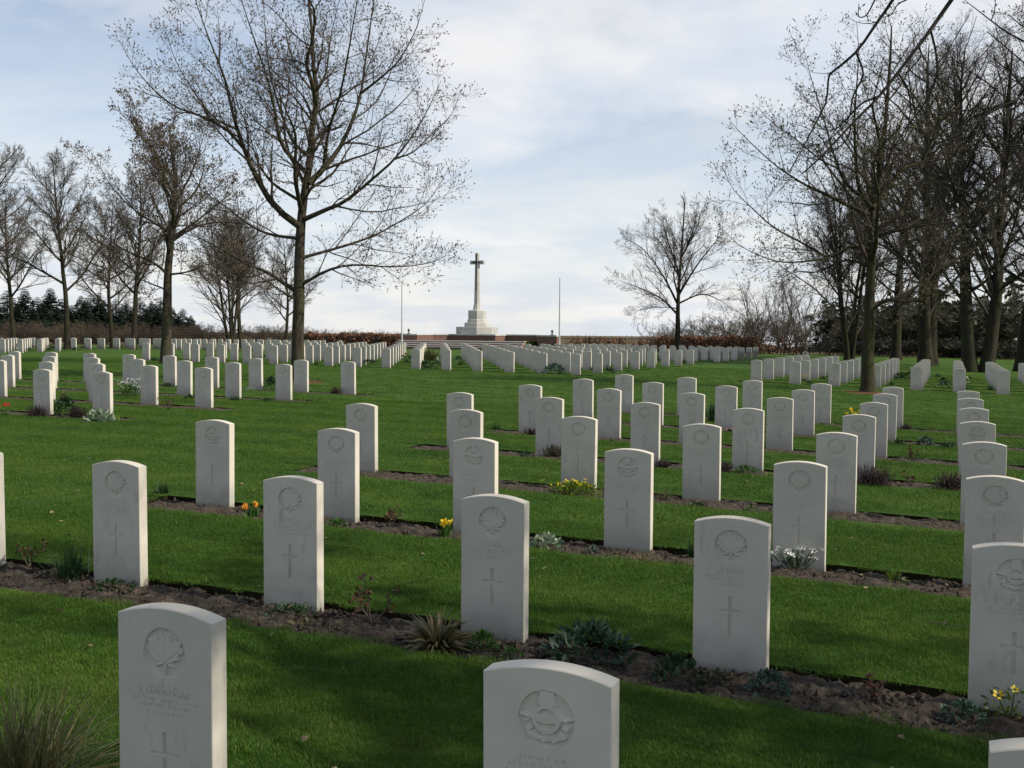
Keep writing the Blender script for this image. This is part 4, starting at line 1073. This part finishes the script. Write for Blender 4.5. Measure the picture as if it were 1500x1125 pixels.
# small dark stand on the far lawn
g = on_ground(1180, 524, LAWN); e = empty('wreath_stand', (g[0], g[1], g[2] + LAWN), TH); prop(e, 'small dark two-armed stand with a pale wreath on the far lawn before the fence', 'stand')
for sx in (-.27, .27):
    mb = MB(); mb.box(sx - .03, sx + .03, -.03, .03, 0, .62); obj('leg', mb.mesh('leg', M_METAL), e)
    mb = MB(); mb.prism([(x + sx, y) for x, y in octagon(.12)], .62, [(x + sx, y) for x, y in octagon(.20)], .80); obj('pot', mb.mesh('pot', M_METAL), e)
mb = MB(); mb.box(-.27, .27, -.02, .02, .42, .50); obj('crossbar', mb.mesh('crossbar', M_METAL), e)
mb = MB(); mb.tube([(.2 * math.cos(a), -.06, .22 + .2 * math.sin(a)) for a in np.linspace(0, 2 * math.pi, 17)], .055, 6); obj('wreath', mb.mesh('wreath', M_WHITE, True), e)

# ------------------------------------------------------------------ plants in the beds
def leaves_mesh(p, d, ln, w, r, droop=.6, fold=.0, seg=3):
    """bent strap or oval leaves: p base (n,3), d direction (n,3)"""
    n = len(p); side = np.cross(d, [0, 0, 1.]); side /= np.linalg.norm(side, axis=1, keepdims=True) + 1e-6
    tw = r.randn(n)[:, None] * .5; side = side + np.cross(side, d) * tw; side /= np.linalg.norm(side, axis=1, keepdims=True) + 1e-6
    prof = {2: (.5, 1., 0.), 3: (.45, 1., .75, 0.)}[seg]; vs = []
    c = p.copy(); dd = d.copy()
    for k in range(seg + 1):
        vs.append(c - side * (w * prof[k] * .5)[:, None]); vs.append(c + side * (w * prof[k] * .5)[:, None])
        c = c + dd * (ln / seg)[:, None]; dd = dd + np.array([0, 0, -droop / seg]); dd /= np.linalg.norm(dd, axis=1, keepdims=True)
    v = np.stack(vs, 1).reshape(-1, 3); b = np.arange(n)[:, None] * (2 * seg + 2)
    f = np.concatenate([b + np.array([2 * k, 2 * k + 1, 2 * k + 3, 2 * k + 2]) for k in range(seg)])
    return v, f
def dirs(n, r, tilt0, tilt1):
    az = r.rand(n) * 6.28; el = rad(90) - np.radians(tilt0 + (tilt1 - tilt0) * r.rand(n))
    return np.stack([np.cos(az) * np.cos(el), np.sin(az) * np.cos(el), np.sin(el)], 1)
def tuft(r, h, w, n, mat, tilt=(3, 45), droop=.7, bw=.006):
    d = dirs(n, r, *tilt); p = np.c_[d[:, :2] * w * .3 * r.rand(n, 1) + r.randn(n, 2) * w * .12, np.zeros(n) - .01]
    v, f = leaves_mesh(p, d, h * (.6 + .5 * r.rand(n)), bw * (.7 + .6 * r.rand(n)), r, droop); return [('leaves', v, f, mat)]
def cushion(r, h, w, n, mat, size=.03, aspect=.45):
    d = dirs(n, r, 0, 95); k = .55 + .45 * r.rand(n, 1) ** .5
    p = d * k * np.array([[w / 2, w / 2, h]]); p[:, 2] = np.abs(p[:, 2]); dd = d + r.randn(n, 3) * .6; dd[:, 2] += .3; dd /= np.linalg.norm(dd, axis=1, keepdims=True)
    s = size * (.6 + .8 * r.rand(n)); v, f = leaves_mesh(p, dd, s, s * aspect, r, .4, seg=2); return [('leaves', v, f, mat)]
def heather(r, h, w, n, mat=None):
    d = dirs(n, r, 0, 60); L = h * (.7 + .4 * r.rand(n)); p = np.c_[r.randn(n, 2) * w * .20, np.zeros(n)]
    P = np.stack([p, p + d * (L * .5)[:, None], p + (d + [0, 0, .25]) * (L * .95)[:, None]], 1); R = np.array([[.003, .0025, .0015]]) * np.ones((n, 1))
    v0, f0 = tubes(P, R, 3)
    m = n * 9; i = r.randint(0, n, m); t = .3 + .7 * r.rand(m, 1); q = p[i] + (d[i] + [0, 0, .2]) * L[i][:, None] * t * .93
    dd = d[i] + r.randn(m, 3) * .6; dd /= np.linalg.norm(dd, axis=1, keepdims=True); v1, f1 = leaves_mesh(q, dd, np.full(m, .022), np.full(m, .007), r, .1, seg=2)
    return [('stems', v0, f0, M_HEATH), ('leaves', v1, f1, mat or M_HEATH)]
def sprig(r, h, w, n, mat):
    P0 = np.zeros((n, 5, 3)); d = dirs(n, r, 5, 40)
    for k in range(1, 5): d = d + r.randn(n, 3) * .15; P0[:, k] = P0[:, k - 1] + d * h / 4.4
    R0 = np.linspace(.005, .002, 5)[None] * np.ones((n, 1)); P1, R1 = grow(P0, R0, 4, .3, 1, .4, .8, 3, .2, .03, r, rfix=.002)
    v0, f0 = join([(P0, R0, 4), (P1, R1, 3)]); q = np.concatenate([P1[:, -1], P1[:, 2], P0[:, -1]]); q = np.repeat(q, 2, 0); m = len(q)
    v1, f1 = leaves_mesh(q, dirs(m, r, 10, 110), .02 + .025 * r.rand(m), .016 + .01 * r.rand(m), r, .5, seg=2)
    return [('stems', v0, f0, M_TWIG), ('leaves', v1, f1, mat)]
def rosette(r, h, w, n, mat, bw=.035):
    d = dirs(n, r, 20, 88); p = np.c_[d[:, :2] * .03, np.zeros(n) + .01]
    v, f = leaves_mesh(p, d, w * .55 * (.6 + .5 * r.rand(n)), bw * (.6 + .7 * r.rand(n)), r, 1.1); return [('leaves', v, f, mat)]
def head(kind, r):
    """one flower head: cup, trumpet or little cross of petals, about its own origin"""
    if kind == 'cup': n, s, t = 6, .046, (8, 28)
    elif kind == 'trumpet': n, s, t = 6, .034, (60, 85)
    else: n, s, t = 5, .020, (35, 80)
    az = np.arange(n) * 2 * np.pi / n + r.rand(); el = np.pi / 2 - np.radians(t[0] + (t[1] - t[0]) * r.rand(n))
    d = np.stack([np.cos(az) * np.cos(el), np.sin(az) * np.cos(el), np.sin(el)], 1)
    p = d * [[.010, .010, 0]]; v, f = leaves_mesh(p, d, np.full(n, s), np.full(n, s * .75), r, -.15 if kind == 'cup' else .3, seg=2)
    if kind == 'trumpet':
        k = 8; a = np.arange(k) * 2 * np.pi / k; q = np.concatenate([np.c_[np.cos(a) * .010, np.sin(a) * .010, np.zeros(k)], np.c_[np.cos(a) * .017, np.sin(a) * .017, np.full(k, .030)]])
        g_ = np.array([(i, (i + 1) % k, k + (i + 1) % k, k + i) for i in range(k)]) + len(v); v = np.concatenate([v, q]); f = np.concatenate([f, g_])
    return v, f
def plant(name, label, pos, parts, flowers=None, group=None, cat='plant', rz=0.):
    g = on_ground(*pos) if len(pos) == 2 else np.array(pos, float)
    r = np.random.RandomState(abs(hash(name)) % 1000 if False else int(pos[0] * 7 + pos[1]) % 9973)
    parts = parts(r); loc = (g[0], g[1], g[2] + .012)
    if len(parts) == 1 and not flowers:
        n_, v, f, m = parts[0]; o = obj(name, mesh_np(name, v, [f], m), None, loc)
    else:
        o = empty(name, loc)
        for n_, v, f, m in parts: obj(n_, mesh_np(n_, v, [f], m), o)
        if flowers:
            kind, n, h, w, mat, zmin = flowers; hv, hf = head(kind, r); hm = mesh_np('flower', hv, [hf], mat)
            sv = []
            for i in range(n):
                x, y = r.randn(2) * w * .28; z = zmin + (h - zmin) * r.rand()
                fo = obj('flower', hm, o, (x, y, z)); fo.rotation_euler = (r.randn() * .4 + (.9 if kind == 'trumpet' else 0), r.randn() * .4, r.rand() * 6.28); fo.scale = (r.uniform(.8, 1.2),) * 3
                sv.append(np.array([[x * .4, y * .4, 0], [x * .8, y * .8, z * .6], [x, y, z]]))
            P = np.stack(sv); v, f = tubes(P, np.full(P.shape[:2], .003), 4); obj('stalks', mesh_np('stalks', v, [f], M_G_MID), o)
    prop(o, label, cat, group); return o
L = lambda fn, *a, **k: (lambda r: fn(r, *a, **k))
# first bed
plant('grass_tuft', 'dark green grass tuft left of the leftmost full headstone in the second row', (104, 850), L(tuft, .24, .22, 240, M_G_DARK, (2, 50), .7, .005))
plant('withered_sprig', 'tiny reddish sprig in the bed at the left edge', (42, 833), L(sprig, .14, .1, 3, M_RUST))
plant('low_weed', 'flat green weed at the foot of the leftmost carved headstone', (166, 866), L(cushion, .05, .26, 90, M_G_DARK, .035))
plant('low_weed', 'flat green weed with fallen leaves before the second headstone of the second row', (425, 905), L(cushion, .05, .30, 110, M_G_DARK, .032))
plant('fallen_leaves', 'few dry yellow leaves lying on the soil right of the flat weed', (450, 922), L(cushion, .02, .22, 14, M_WILT, .05))
plant('rose_sprig', 'leggy brown rose sprig before the dark lawn edge in the second row', (545, 918), L(sprig, .24, .2, 5, M_RUST))
plant('wilted_daylily', 'wide rosette of half wilted strap leaves left of the middle headstone', (640, 955), L(rosette, .2, .46, 170, M_WILT, .022))
plant('green_cushion', 'round bright green cushion at the foot of the middle headstone', (707, 956), L(cushion, .10, .17, 700, M_G_MID, .022, .3))
plant('green_seedling', 'small green seedling in the soil before the middle headstone', (750, 966), L(cushion, .04, .12, 60, M_G_MID, .025))
plant('peony_clump', 'broad dark blue green leafy clump right of the middle headstone', (862, 962), L(cushion, .13, .50, 420, M_G_DEEP, .052, .42))
plant('dark_leafy_clump', 'low dark leafy clump left of the stained maple headstone', (992, 1000), L(cushion, .11, .26, 260, M_G_DARK, .035))
plant('stonecrop', 'blue green stonecrop clump before the stained maple headstone', (1126, 1022), L(cushion, .11, .22, 340, M_G_BLUE, .026, .6))
plant('low_weed', 'low brownish weed under the stained maple headstone', (1052, 1004), L(cushion, .05, .22, 100, M_WILT, .028))
plant('withered_sprig', 'tiny reddish dead sprig in bare soil between the two right headstones', (1276, 1030), L(sprig, .10, .08, 3, M_RUST))
plant('stonecrop', 'dull blue green stonecrop near the right edge of the nearest full bed', (1412, 1062), L(cushion, .09, .22, 300, M_G_BLUE, .024, .6))
plant('flowering_cushion', 'yellow flowering cushion at the foot of the rightmost near headstone', (1478, 1046), L(cushion, .13, .30, 420, M_G_LIME, .030), ('star', 6, .15, .2, M_YEL, .10))
plant('stone', 'rounded grey pebble at the edge of the nearest full bed', (1117, 1034), L(cushion, .04, .06, 10, M_SOIL, .05), cat='stone') if False else None
plant('dry_ornamental_grass', 'arching half dry ornamental grass in the bottom left corner', (38, 1168), L(tuft, .48, .42, 520, M_STRAW_G, (5, 75), 1.0, .005))
# second bed
plant('spiky_leaves', 'spiky green bulb leaves left of the first headstone of the third row', (238, 730), L(tuft, .17, .2, 70, M_G_DARK, (0, 25), .3, .010))
plant('red_yellow_tulips', 'red and orange tulips half hidden behind the second maple headstone', (370, 760), L(tuft, .14, .14, 26, M_G_MID, (0, 40), .5, .02), ('cup', 5, .15, .14, M_ORANGE, .07))
plant('low_weed', 'low green weed right of the second headstone in the third row', (493, 775), L(cushion, .06, .2, 140, M_G_MID, .03))
plant('withered_sprig', 'brown twiggy sprig beside the low weed of the third row', (570, 776), L(sprig, .18, .16, 4, M_RUST))
plant('daffodils', 'yellow orange daffodils left of the winged badge headstone', (652, 790), L(tuft, .16, .16, 40, M_G_MID, (0, 35), .4, .010), ('trumpet', 2, .14, .16, M_YEL, .08))
plant('variegated_clump', 'pale variegated leafy clump right of the middle headstone in the third row', (800, 806), L(cushion, .09, .26, 110, M_G_PALE, .055, .6))
plant('blue_sprout', 'small blue green sprout left of the lichen stained winged headstone', (868, 814), L(cushion, .06, .12, 70, M_G_BLUE, .025))
plant('dry_grass_tuft', 'straw coloured grass tuft at the foot of the lichen stained winged headstone', (940, 826), L(tuft, .13, .12, 90, M_STRAW, (0, 55), .9, .003))
plant('spiky_leaves', 'dark green bulb spikes left of the stained maple headstone', (1012, 822), L(tuft, .16, .12, 30, M_G_DARK, (0, 22), .2, .011))
plant('white_flowers', 'white flowering rock cress before the fourth headstone of the third row', (1165, 834), L(cushion, .10, .26, 220, M_G_DARK, .025), ('star', 46, .17, .30, M_WHITE, .08))
plant('lime_tuft', 'lime green leafy tuft in the bed near the right edge', (1309, 852), L(tuft, .12, .14, 50, M_G_LIME, (10, 70), 1.0, .013))
# third bed and beyond
plant('flowering_cushion', 'broad yellow green flowering mound before the third row maple headstone', (842, 728), L(cushion, .13, .55, 900, M_G_LIME, .034), ('star', 22, .16, .42, M_YEL, .11))
plant('dry_grass_tuft', 'brown grass tuft right of the yellow green mound', (908, 732), L(tuft, .17, .2, 160, M_STRAW_G, (0, 55), .9, .003))
plant('dry_grass_tuft', 'brown grass tuft right of the lichen stained winged headstone', (975, 736), L(tuft, .17, .2, 160, M_STRAW_G, (0, 60), .9, .003))
plant('low_weed', 'flat weed at the foot of the fourth row headstone in mid picture', (1020, 748), L(cushion, .05, .24, 120, M_G_DARK, .028))
plant('green_seedling', 'light green seedlings before the fourth row bed, right of centre', (1100, 752), L(cushion, .05, .16, 60, M_G_MID, .026))
plant('boxy_shrub', 'low olive green shrub at the foot of the fifth row headstone', (1092, 698), L(cushion, .12, .36, 600, M_G_MID, .024))
plant('heather', 'dark heather beside the olive green shrub', (1062, 696), L(heather, .13, .18, 70))
plant('low_weed', 'bright green weed right of the olive green shrub', (1128, 702), L(cushion, .06, .18, 120, M_G_LIME, .024))
plant('heather', 'large dark purple heather right of the fifth headstone in the fourth row', (1278, 716), L(heather, .22, .42, 190))
plant('heather', 'dark purple heather left of the rightmost column of headstones', (1392, 722), L(heather, .20, .34, 150))
plant('withered_sprig', 'rust coloured withered sprig between the two dark heathers', (1334, 716), L(sprig, .16, .18, 4, M_RUST))
plant('heather', 'grey heather at the foot of the fifth row maple headstone left of centre', (812, 672), L(heather, .15, .30, 120, M_STRAW_G))
plant('low_weed', 'dark green weed left of the grey heather', (772, 674), L(cushion, .08, .22, 160, M_G_DARK, .03))
plant('heather', 'small dark heather right of a headstone in the fifth row', (970, 690), L(heather, .12, .2, 70))
plant('spiky_leaves', 'green bulb leaves at the left end of the sixth row bed', (727, 633), L(tuft, .20, .22, 40, M_G_MID, (0, 25), .3, .012))
plant('heather', 'dry heather at the foot of the leftmost headstone of the sixth row', (778, 640), L(heather, .11, .22, 80))
plant('low_weed', 'faint weed before the second headstone of the sixth row', (897, 650), L(cushion, .05, .2, 70, M_WILT, .028))
plant('daffodils', 'bright yellow daffodils left of the headstone column in the right half', (1243, 634), L(tuft, .24, .22, 60, M_G_MID, (0, 30), .4, .012), ('trumpet', 9, .42, .30, M_YEL, .28))
plant('iris_leaves', 'tall dark green iris leaves between two headstones in mid picture', (1044, 622), L(tuft, .44, .22, 70, M_G_DARK, (0, 22), .3, .018))
plant('pink_flowers', 'pinkish flowers under the headstone right of the iris leaves', (1070, 636), L(cushion, .06, .24, 140, M_G_DARK, .025), ('star', 12, .11, .26, M_PINK, .05))
plant('pink_flowers', 'small pink flowering plant right of the last row headstone', (925, 604), L(cushion, .08, .2, 120, M_G_DARK, .03), ('star', 24, .16, .24, M_PINK, .08))
plant('low_weed', 'light green weed under a headstone right of centre', (1204, 626), L(cushion, .06, .22, 120, M_G_MID, .03))
plant('dark_tuft', 'dark green tuft right of the headstone column, nearest of three', (1315, 655), L(tuft, .17, .34, 160, M_G_DARK, (0, 60), .6, .010))
plant('dark_leafy_clump', 'dark leafy clump in the middle of three tufts on the right', (1355, 657), L(cushion, .16, .28, 240, M_G_BLUE, .05))
plant('dark_tuft', 'dark green tuft left of the right column of headstones', (1388, 660), L(tuft, .17, .32, 150, M_G_DARK, (0, 60), .6, .010))
plant('withered_sprig', 'reddish withered stalks right of the headstone column', (1338, 680), L(sprig, .22, .22, 5, M_RUST))
plant('low_weed', 'dark heather like weed behind the headstone column on the right', (1327, 632), L(heather, .12, .22, 70))
# plot on the left
plant('tulips', 'red tulips at the left edge of the picture', (6, 614), L(tuft, .15, .25, 50, M_G_MID, (0, 40), .5, .02), ('cup', 4, .30, .3, M_RED, .16))
plant('heather', 'dark heather before the first headstone on the left', (54, 614), L(heather, .19, .36, 160))
plant('round_bush', 'dark green round bush between the first two headstones on the left', (96, 612), L(cushion, .34, .40, 700, M_G_DARK, .045))
plant('heather', 'dark heather right of the dark green round bush', (113, 616), L(heather, .20, .36, 160))
plant('silver_leaves', 'heap of pale silver green leaves before the second headstone on the left', (145, 622), L(cushion, .17, .50, 170, M_G_PALE, .10, .45))
plant('bulb_shoots', 'yellow green bulb shoots right of the pale leaf heap', (172, 620), L(tuft, .17, .2, 26, M_G_LIME, (0, 20), .3, .014))
plant('white_flowers', 'bushy white flowering plant left of the third headstone on the left', (189, 583), L(cushion, .30, .50, 420, M_G_MID, .04), ('star', 60, .42, .50, M_WHITE, .2))
plant('withered_sprig', 'reddish dead rose sprig between two left headstones', (246, 604), L(sprig, .28, .3, 6, M_RUST))
plant('withered_sprig', 'small reddish sprig in the left bed between headstone columns', (92, 590), L(sprig, .2, .2, 4, M_RUST))
plant('heather', 'low heather at the foot of a left headstone behind the dead rose', (246, 569), L(heather, .12, .36, 110, M_G_DARK))
plant('dark_tuft', 'dark green tuft at the foot of a left headstone near the large tree', (344, 590), L(tuft, .17, .28, 130, M_G_DARK, (0, 60), .5, .012))
plant('dark_tuft', 'dark green low tuft left of the headstone before the large tree', (389, 591), L(tuft, .15, .34, 150, M_G_DARK, (0, 65), .5, .012))
plant('round_bush', 'dark round bush left of the headstone before the large tree', (397, 574), L(cushion, .36, .42, 500, M_G_DARK, .05))
plant('bulb_shoots', 'thin green shoots right of the headstone before the large tree', (443, 590), L(tuft, .22, .25, 22, M_G_LIME, (0, 25), .3, .012))
plant('heather', 'small dark heather left of the lone right end headstone of the left plot', (491, 579), L(heather, .17, .26, 100))
plant('low_weed', 'pale weed at the foot of a headstone left of the large tree', (366, 574), L(cushion, .06, .4, 120, M_G_PALE, .04))
plant('green_seedling', 'yellow green seedlings in the left plot', (354, 575), L(cushion, .14, .2, 70, M_G_LIME, .04))
plant('low_weed', 'dark weeds right of a left headstone', (277, 588), L(cushion, .12, .25, 140, M_G_DARK, .04))
# far plots: single plants that can be made out, then small tufts along the beds
plant('golden_grass', 'golden brown bushy grass between headstones below the cross', (628, 530), L(tuft, .75, .9, 420, M_STRAW_G, (0, 55), .6, .02))
plant('dark_leafy_clump', 'dark green clump below the golden brown grass', (623, 540), L(cushion, .3, .7, 200, M_G_DARK, .10))
plant('white_flowers', 'white flowers left of the headstone column below the cross', (641, 537), L(cushion, .15, .3, 60, M_G_DARK, .06), ('cup', 5, .42, .4, M_WHITE, .25))
plant('silver_leaves', 'blue grey bush at the right front corner of the plot before the cross', (812, 549), L(cushion, .38, .9, 300, M_G_BLUE, .10))
plant('tulips', 'red flowers between two headstone columns of the far right plot', (1322, 556), L(cushion, .25, .9, 200, M_G_DARK, .09), ('cup', 8, .55, .9, M_RED, .3))
plant('daffodils', 'yellow flowers in the far right plot near the forking tree', (1421, 557), L(tuft, .2, .2, 20, M_G_DARK, (0, 30), .4, .02), ('cup', 3, .30, .2, M_YEL, .2))
plant('daffodils', 'yellow flowers at the left front of the far right plot', (1178, 560), L(tuft, .2, .3, 30, M_G_MID, (0, 30), .4, .02), ('cup', 4, .25, .3, M_YEL, .15))
plant('white_flowers', 'white flowers right of the right column of near headstones', (1417, 573), L(cushion, .2, .4, 60, M_G_DARK, .06), ('cup', 6, .45, .4, M_WHITE, .25))
plant('orange_flowers', 'orange flowers in the plot left below the cross', (590, 527), L(cushion, .2, .6, 80, M_G_DARK, .08), ('cup', 8, .32, .6, M_ORANGE, .2))
rf = random.Random(11); cnt = 0
protos = {}
for s in STONES:
    if s[0] in ('centre', 'right', 'back_l') and s[7] > 14 and rf.random() < .42:
        kind = rf.choice(('dark_tuft', 'dark_leafy_clump', 'heather', 'dark_leafy_clump'))
        off = rf.choice((-1, 1)) * rf.uniform(.28, .66); x = s[3] + U[0] * off - V[0] * .2; y = s[4] + U[1] * off - V[1] * .2; z = float(terr(x, y)) + .01
        words = {'dark_tuft': 'small dark grass tuft', 'dark_leafy_clump': 'small dark green plant', 'heather': 'small brown heather'}[kind]
        lab = '%s beside %s headstone of %s row, %s' % (words, ORD[s[2]], ORD[s[1]], WORDS[s[0]])
        if kind in protos: o = protos[kind].copy(); COL.objects.link(o)
        else:
            r = np.random.RandomState(len(protos) + 90)
            n_, v, f, m = {'dark_tuft': lambda: tuft(r, .28, .4, 70, M_G_DARK, (0, 60), .6, .02)[0], 'dark_leafy_clump': lambda: cushion(r, .2, .5, 90, M_G_DARK, .09)[0], 'heather': lambda: (lambda q: ('h', q[1][1], q[1][2], M_HEATH))(heather(r, .22, .4, 40))}[kind]()
            o = obj(kind, mesh_np(kind, v, [f], m)); protos[kind] = o
        o.location = (x, y, z); o.rotation_euler = (0, 0, rf.random() * 6); o.scale = (rf.uniform(.6, 1.2),) * 3
        prop(o, lab, 'plant', 'small plants in the far beds'); cnt += 1
# clods of earth in the nearest beds
r = np.random.RandomState(17); ico = np.array([(0, 0, 1), (.9, 0, .2), (.1, .9, .1), (-.9, .1, 0), (0, -.9, .15), (0, 0, -.6)]); icf = np.array([(0, 1, 2), (0, 2, 3), (0, 3, 4), (0, 4, 1), (5, 2, 1), (5, 3, 2), (5, 4, 3), (5, 1, 4)])
vs, fs, n = [], [], 0
for b in BEDS:
    if b[4] != 'near' or b[5] > 3: continue
    m = int((b[1] - b[0]) * (520, 520, 260, 120)[b[5]]); s = b[0] + r.rand(m) * (b[1] - b[0]); t = b[2] + .02 + r.rand(m) * (b[3] - b[2] - .04)
    X, Y = xy(s, t); sz = .005 + .022 * r.rand(m) ** 3; Z = terr(X, Y) + .012
    v = ico[None] * (sz[:, None] * (1 + .35 * r.randn(m, 6)))[..., None] + np.stack([X, Y, Z], 1)[:, None]
    vs.append(v.reshape(-1, 3)); fs.append((np.arange(m)[:, None, None] * 6 + icf[None]).reshape(-1, 3) + n); n += m * 6
prop(obj('soil_clods', mesh_np('soil_clods', np.concatenate(vs), [np.concatenate(fs)], M_SOIL)), 'loose brown clods of earth in the nearest beds', 'soil', kind='stuff')

# dry leaves that blew onto the lawns, and a fallen twig
r = np.random.RandomState(29); m = 150; yy = 3.2 + 17 * r.rand(m) ** 1.4; xx = (r.rand(m) - .5) * .95 * yy
p = np.stack([xx, yy, terr(xx, yy) + LAWN + .022], 1); d = dirs(m, r, 60, 95)
v, f = leaves_mesh(p, d, .025 + .03 * r.rand(m), .018 + .018 * r.rand(m), r, .8, seg=2)
prop(obj('dry_leaves', mesh_np('dry_leaves', v, [f], M_STRAW)), 'scattered dry leaves lying on the lawns', 'leaves', kind='stuff')
g = on_ground(1388, 922, LAWN); mb = MB(); mb.tube([(-.09, .03, .03), (-.03, 0, .035), (.04, -.02, .032), (.10, -.03, .04)], [.004, .0035, .003, .002], 5)
mb.tube([(-.02, 0, .035), (.01, .04, .045), (.03, .07, .04)], [.003, .002, .0015], 5)
prop(obj('fallen_twig', mb.mesh('fallen_twig', M_TWIG), None, (g[0], g[1], g[2] + LAWN)), 'small brown twig fallen on the grass near the right edge', 'twig')

# ------------------------------------------------------------------ grass blades of the lawn
def clump(seed, n, rad_, h, w):
    r = np.random.RandomState(seed); a = r.rand(n) * 6.28; q = r.rand(n) ** .5 * rad_
    p = np.c_[np.cos(a) * q, np.sin(a) * q, np.full(n, -.006)]
    d = dirs(n, r, 0, 42); v, f = leaves_mesh(p, d, h * (.5 + .6 * r.rand(n)), w * (.7 + .6 * r.rand(n)), r, .7, seg=2)
    o = bpy.data.objects.new('grass_clump', mesh_np('grass_clump', v, [f], M_BLADE)); return o
def grass_object(name, pts, clumps, smin, smax, label):
    col = bpy.data.collections.new(name + '_clumps')
    for c in clumps: col.objects.link(c)
    me = bpy.data.meshes.new(name); me.vertices.add(len(pts)); me.vertices.foreach_set('co', np.asarray(pts, np.float32).ravel()); me.update()
    me.materials.append(M_BLADE)
    o = obj(name, me); prop(o, label, 'grass', kind='stuff')
    ng = bpy.data.node_groups.new(name + '_nodes', 'GeometryNodeTree')
    ng.interface.new_socket('Geometry', in_out='INPUT', socket_type='NodeSocketGeometry'); ng.interface.new_socket('Geometry', in_out='OUTPUT', socket_type='NodeSocketGeometry')
    gi, go = ng.nodes.new('NodeGroupInput'), ng.nodes.new('NodeGroupOutput')
    ci = ng.nodes.new('GeometryNodeCollectionInfo'); ci.inputs['Collection'].default_value = col; ci.inputs['Separate Children'].default_value = True; ci.inputs['Reset Children'].default_value = True
    ip = ng.nodes.new('GeometryNodeInstanceOnPoints'); ip.inputs['Pick Instance'].default_value = True
    rv = ng.nodes.new('FunctionNodeRandomValue'); rv.data_type = 'FLOAT_VECTOR'; rv.inputs[0].default_value = (-.06, -.06, 0); rv.inputs[1].default_value = (.06, .06, 6.283)
    rs = ng.nodes.new('FunctionNodeRandomValue'); rs.data_type = 'FLOAT'; rs.inputs[2].default_value = smin; rs.inputs[3].default_value = smax
    ng.links.new(gi.outputs[0], ip.inputs['Points']); ng.links.new(ci.outputs[0], ip.inputs['Instance']); ng.links.new(rv.outputs[0], ip.inputs['Rotation']); ng.links.new(rs.outputs[1], ip.inputs['Scale']); ng.links.new(ip.outputs[0], go.inputs[0])
    md = o.modifiers.new('scatter', 'NODES'); md.node_group = ng
    return o
def lawn_points(y0, y1, step, seed, marg):
    r = np.random.RandomState(seed); lim = .62 * y1 + 1.5
    x, y = np.meshgrid(np.arange(-lim, lim, step), np.arange(y0, y1, step)); x, y = x.ravel() + r.randn(x.size) * step * .3, y.ravel() + r.randn(y.size) * step * .3
    k = (np.abs(x) < .56 * y + 1.2) & (y >= y0) & (y < y1); x, y = x[k], y[k]
    s, t = st(x, y); ok = np.ones(len(x), bool)
    for b in BEDS: ok &= ~((s > b[0] - marg) & (s < b[1] + marg) & (t > b[2] - marg) & (t < b[3] + marg))
    for px, py, q in ((437, 562, .8), (1271, 578, .7)):
        g = on_ground(px, py); ok &= np.hypot(x - g[0], y - g[1]) > q
    x, y = x[ok], y[ok]; return np.stack([x, y, terr(x, y) + LAWN], 1)
near_cl = [clump(i, 280, .105, .029, .0026) for i in range(4)]
grass_object('grass', lawn_points(2.0, 9.5, .105, 1, .02), near_cl, .75, 1.2, 'short green mown grass in the foreground')
mid_cl = [clump(10 + i, 190, .17, .030, .0045) for i in range(4)]
grass_object('grass', lawn_points(9.5, 24., .19, 2, .05), mid_cl, .75, 1.2, 'short green mown grass among the headstones in mid picture')
far_cl = [clump(20 + i, 120, .28, .030, .009) for i in range(4)]
grass_object('grass', lawn_points(24., 52., .36, 3, .16), far_cl, .75, 1.2, 'short green mown grass of the far lawns')
for o in bpy.data.objects:
    if o.parent is not None and o.name.split('.')[0] in ('buds', 'leaves', 'twigs'): o['kind'] = 'stuff'
print('stones', len(STONES), 'small plants', cnt, 'objects', len(bpy.data.objects))
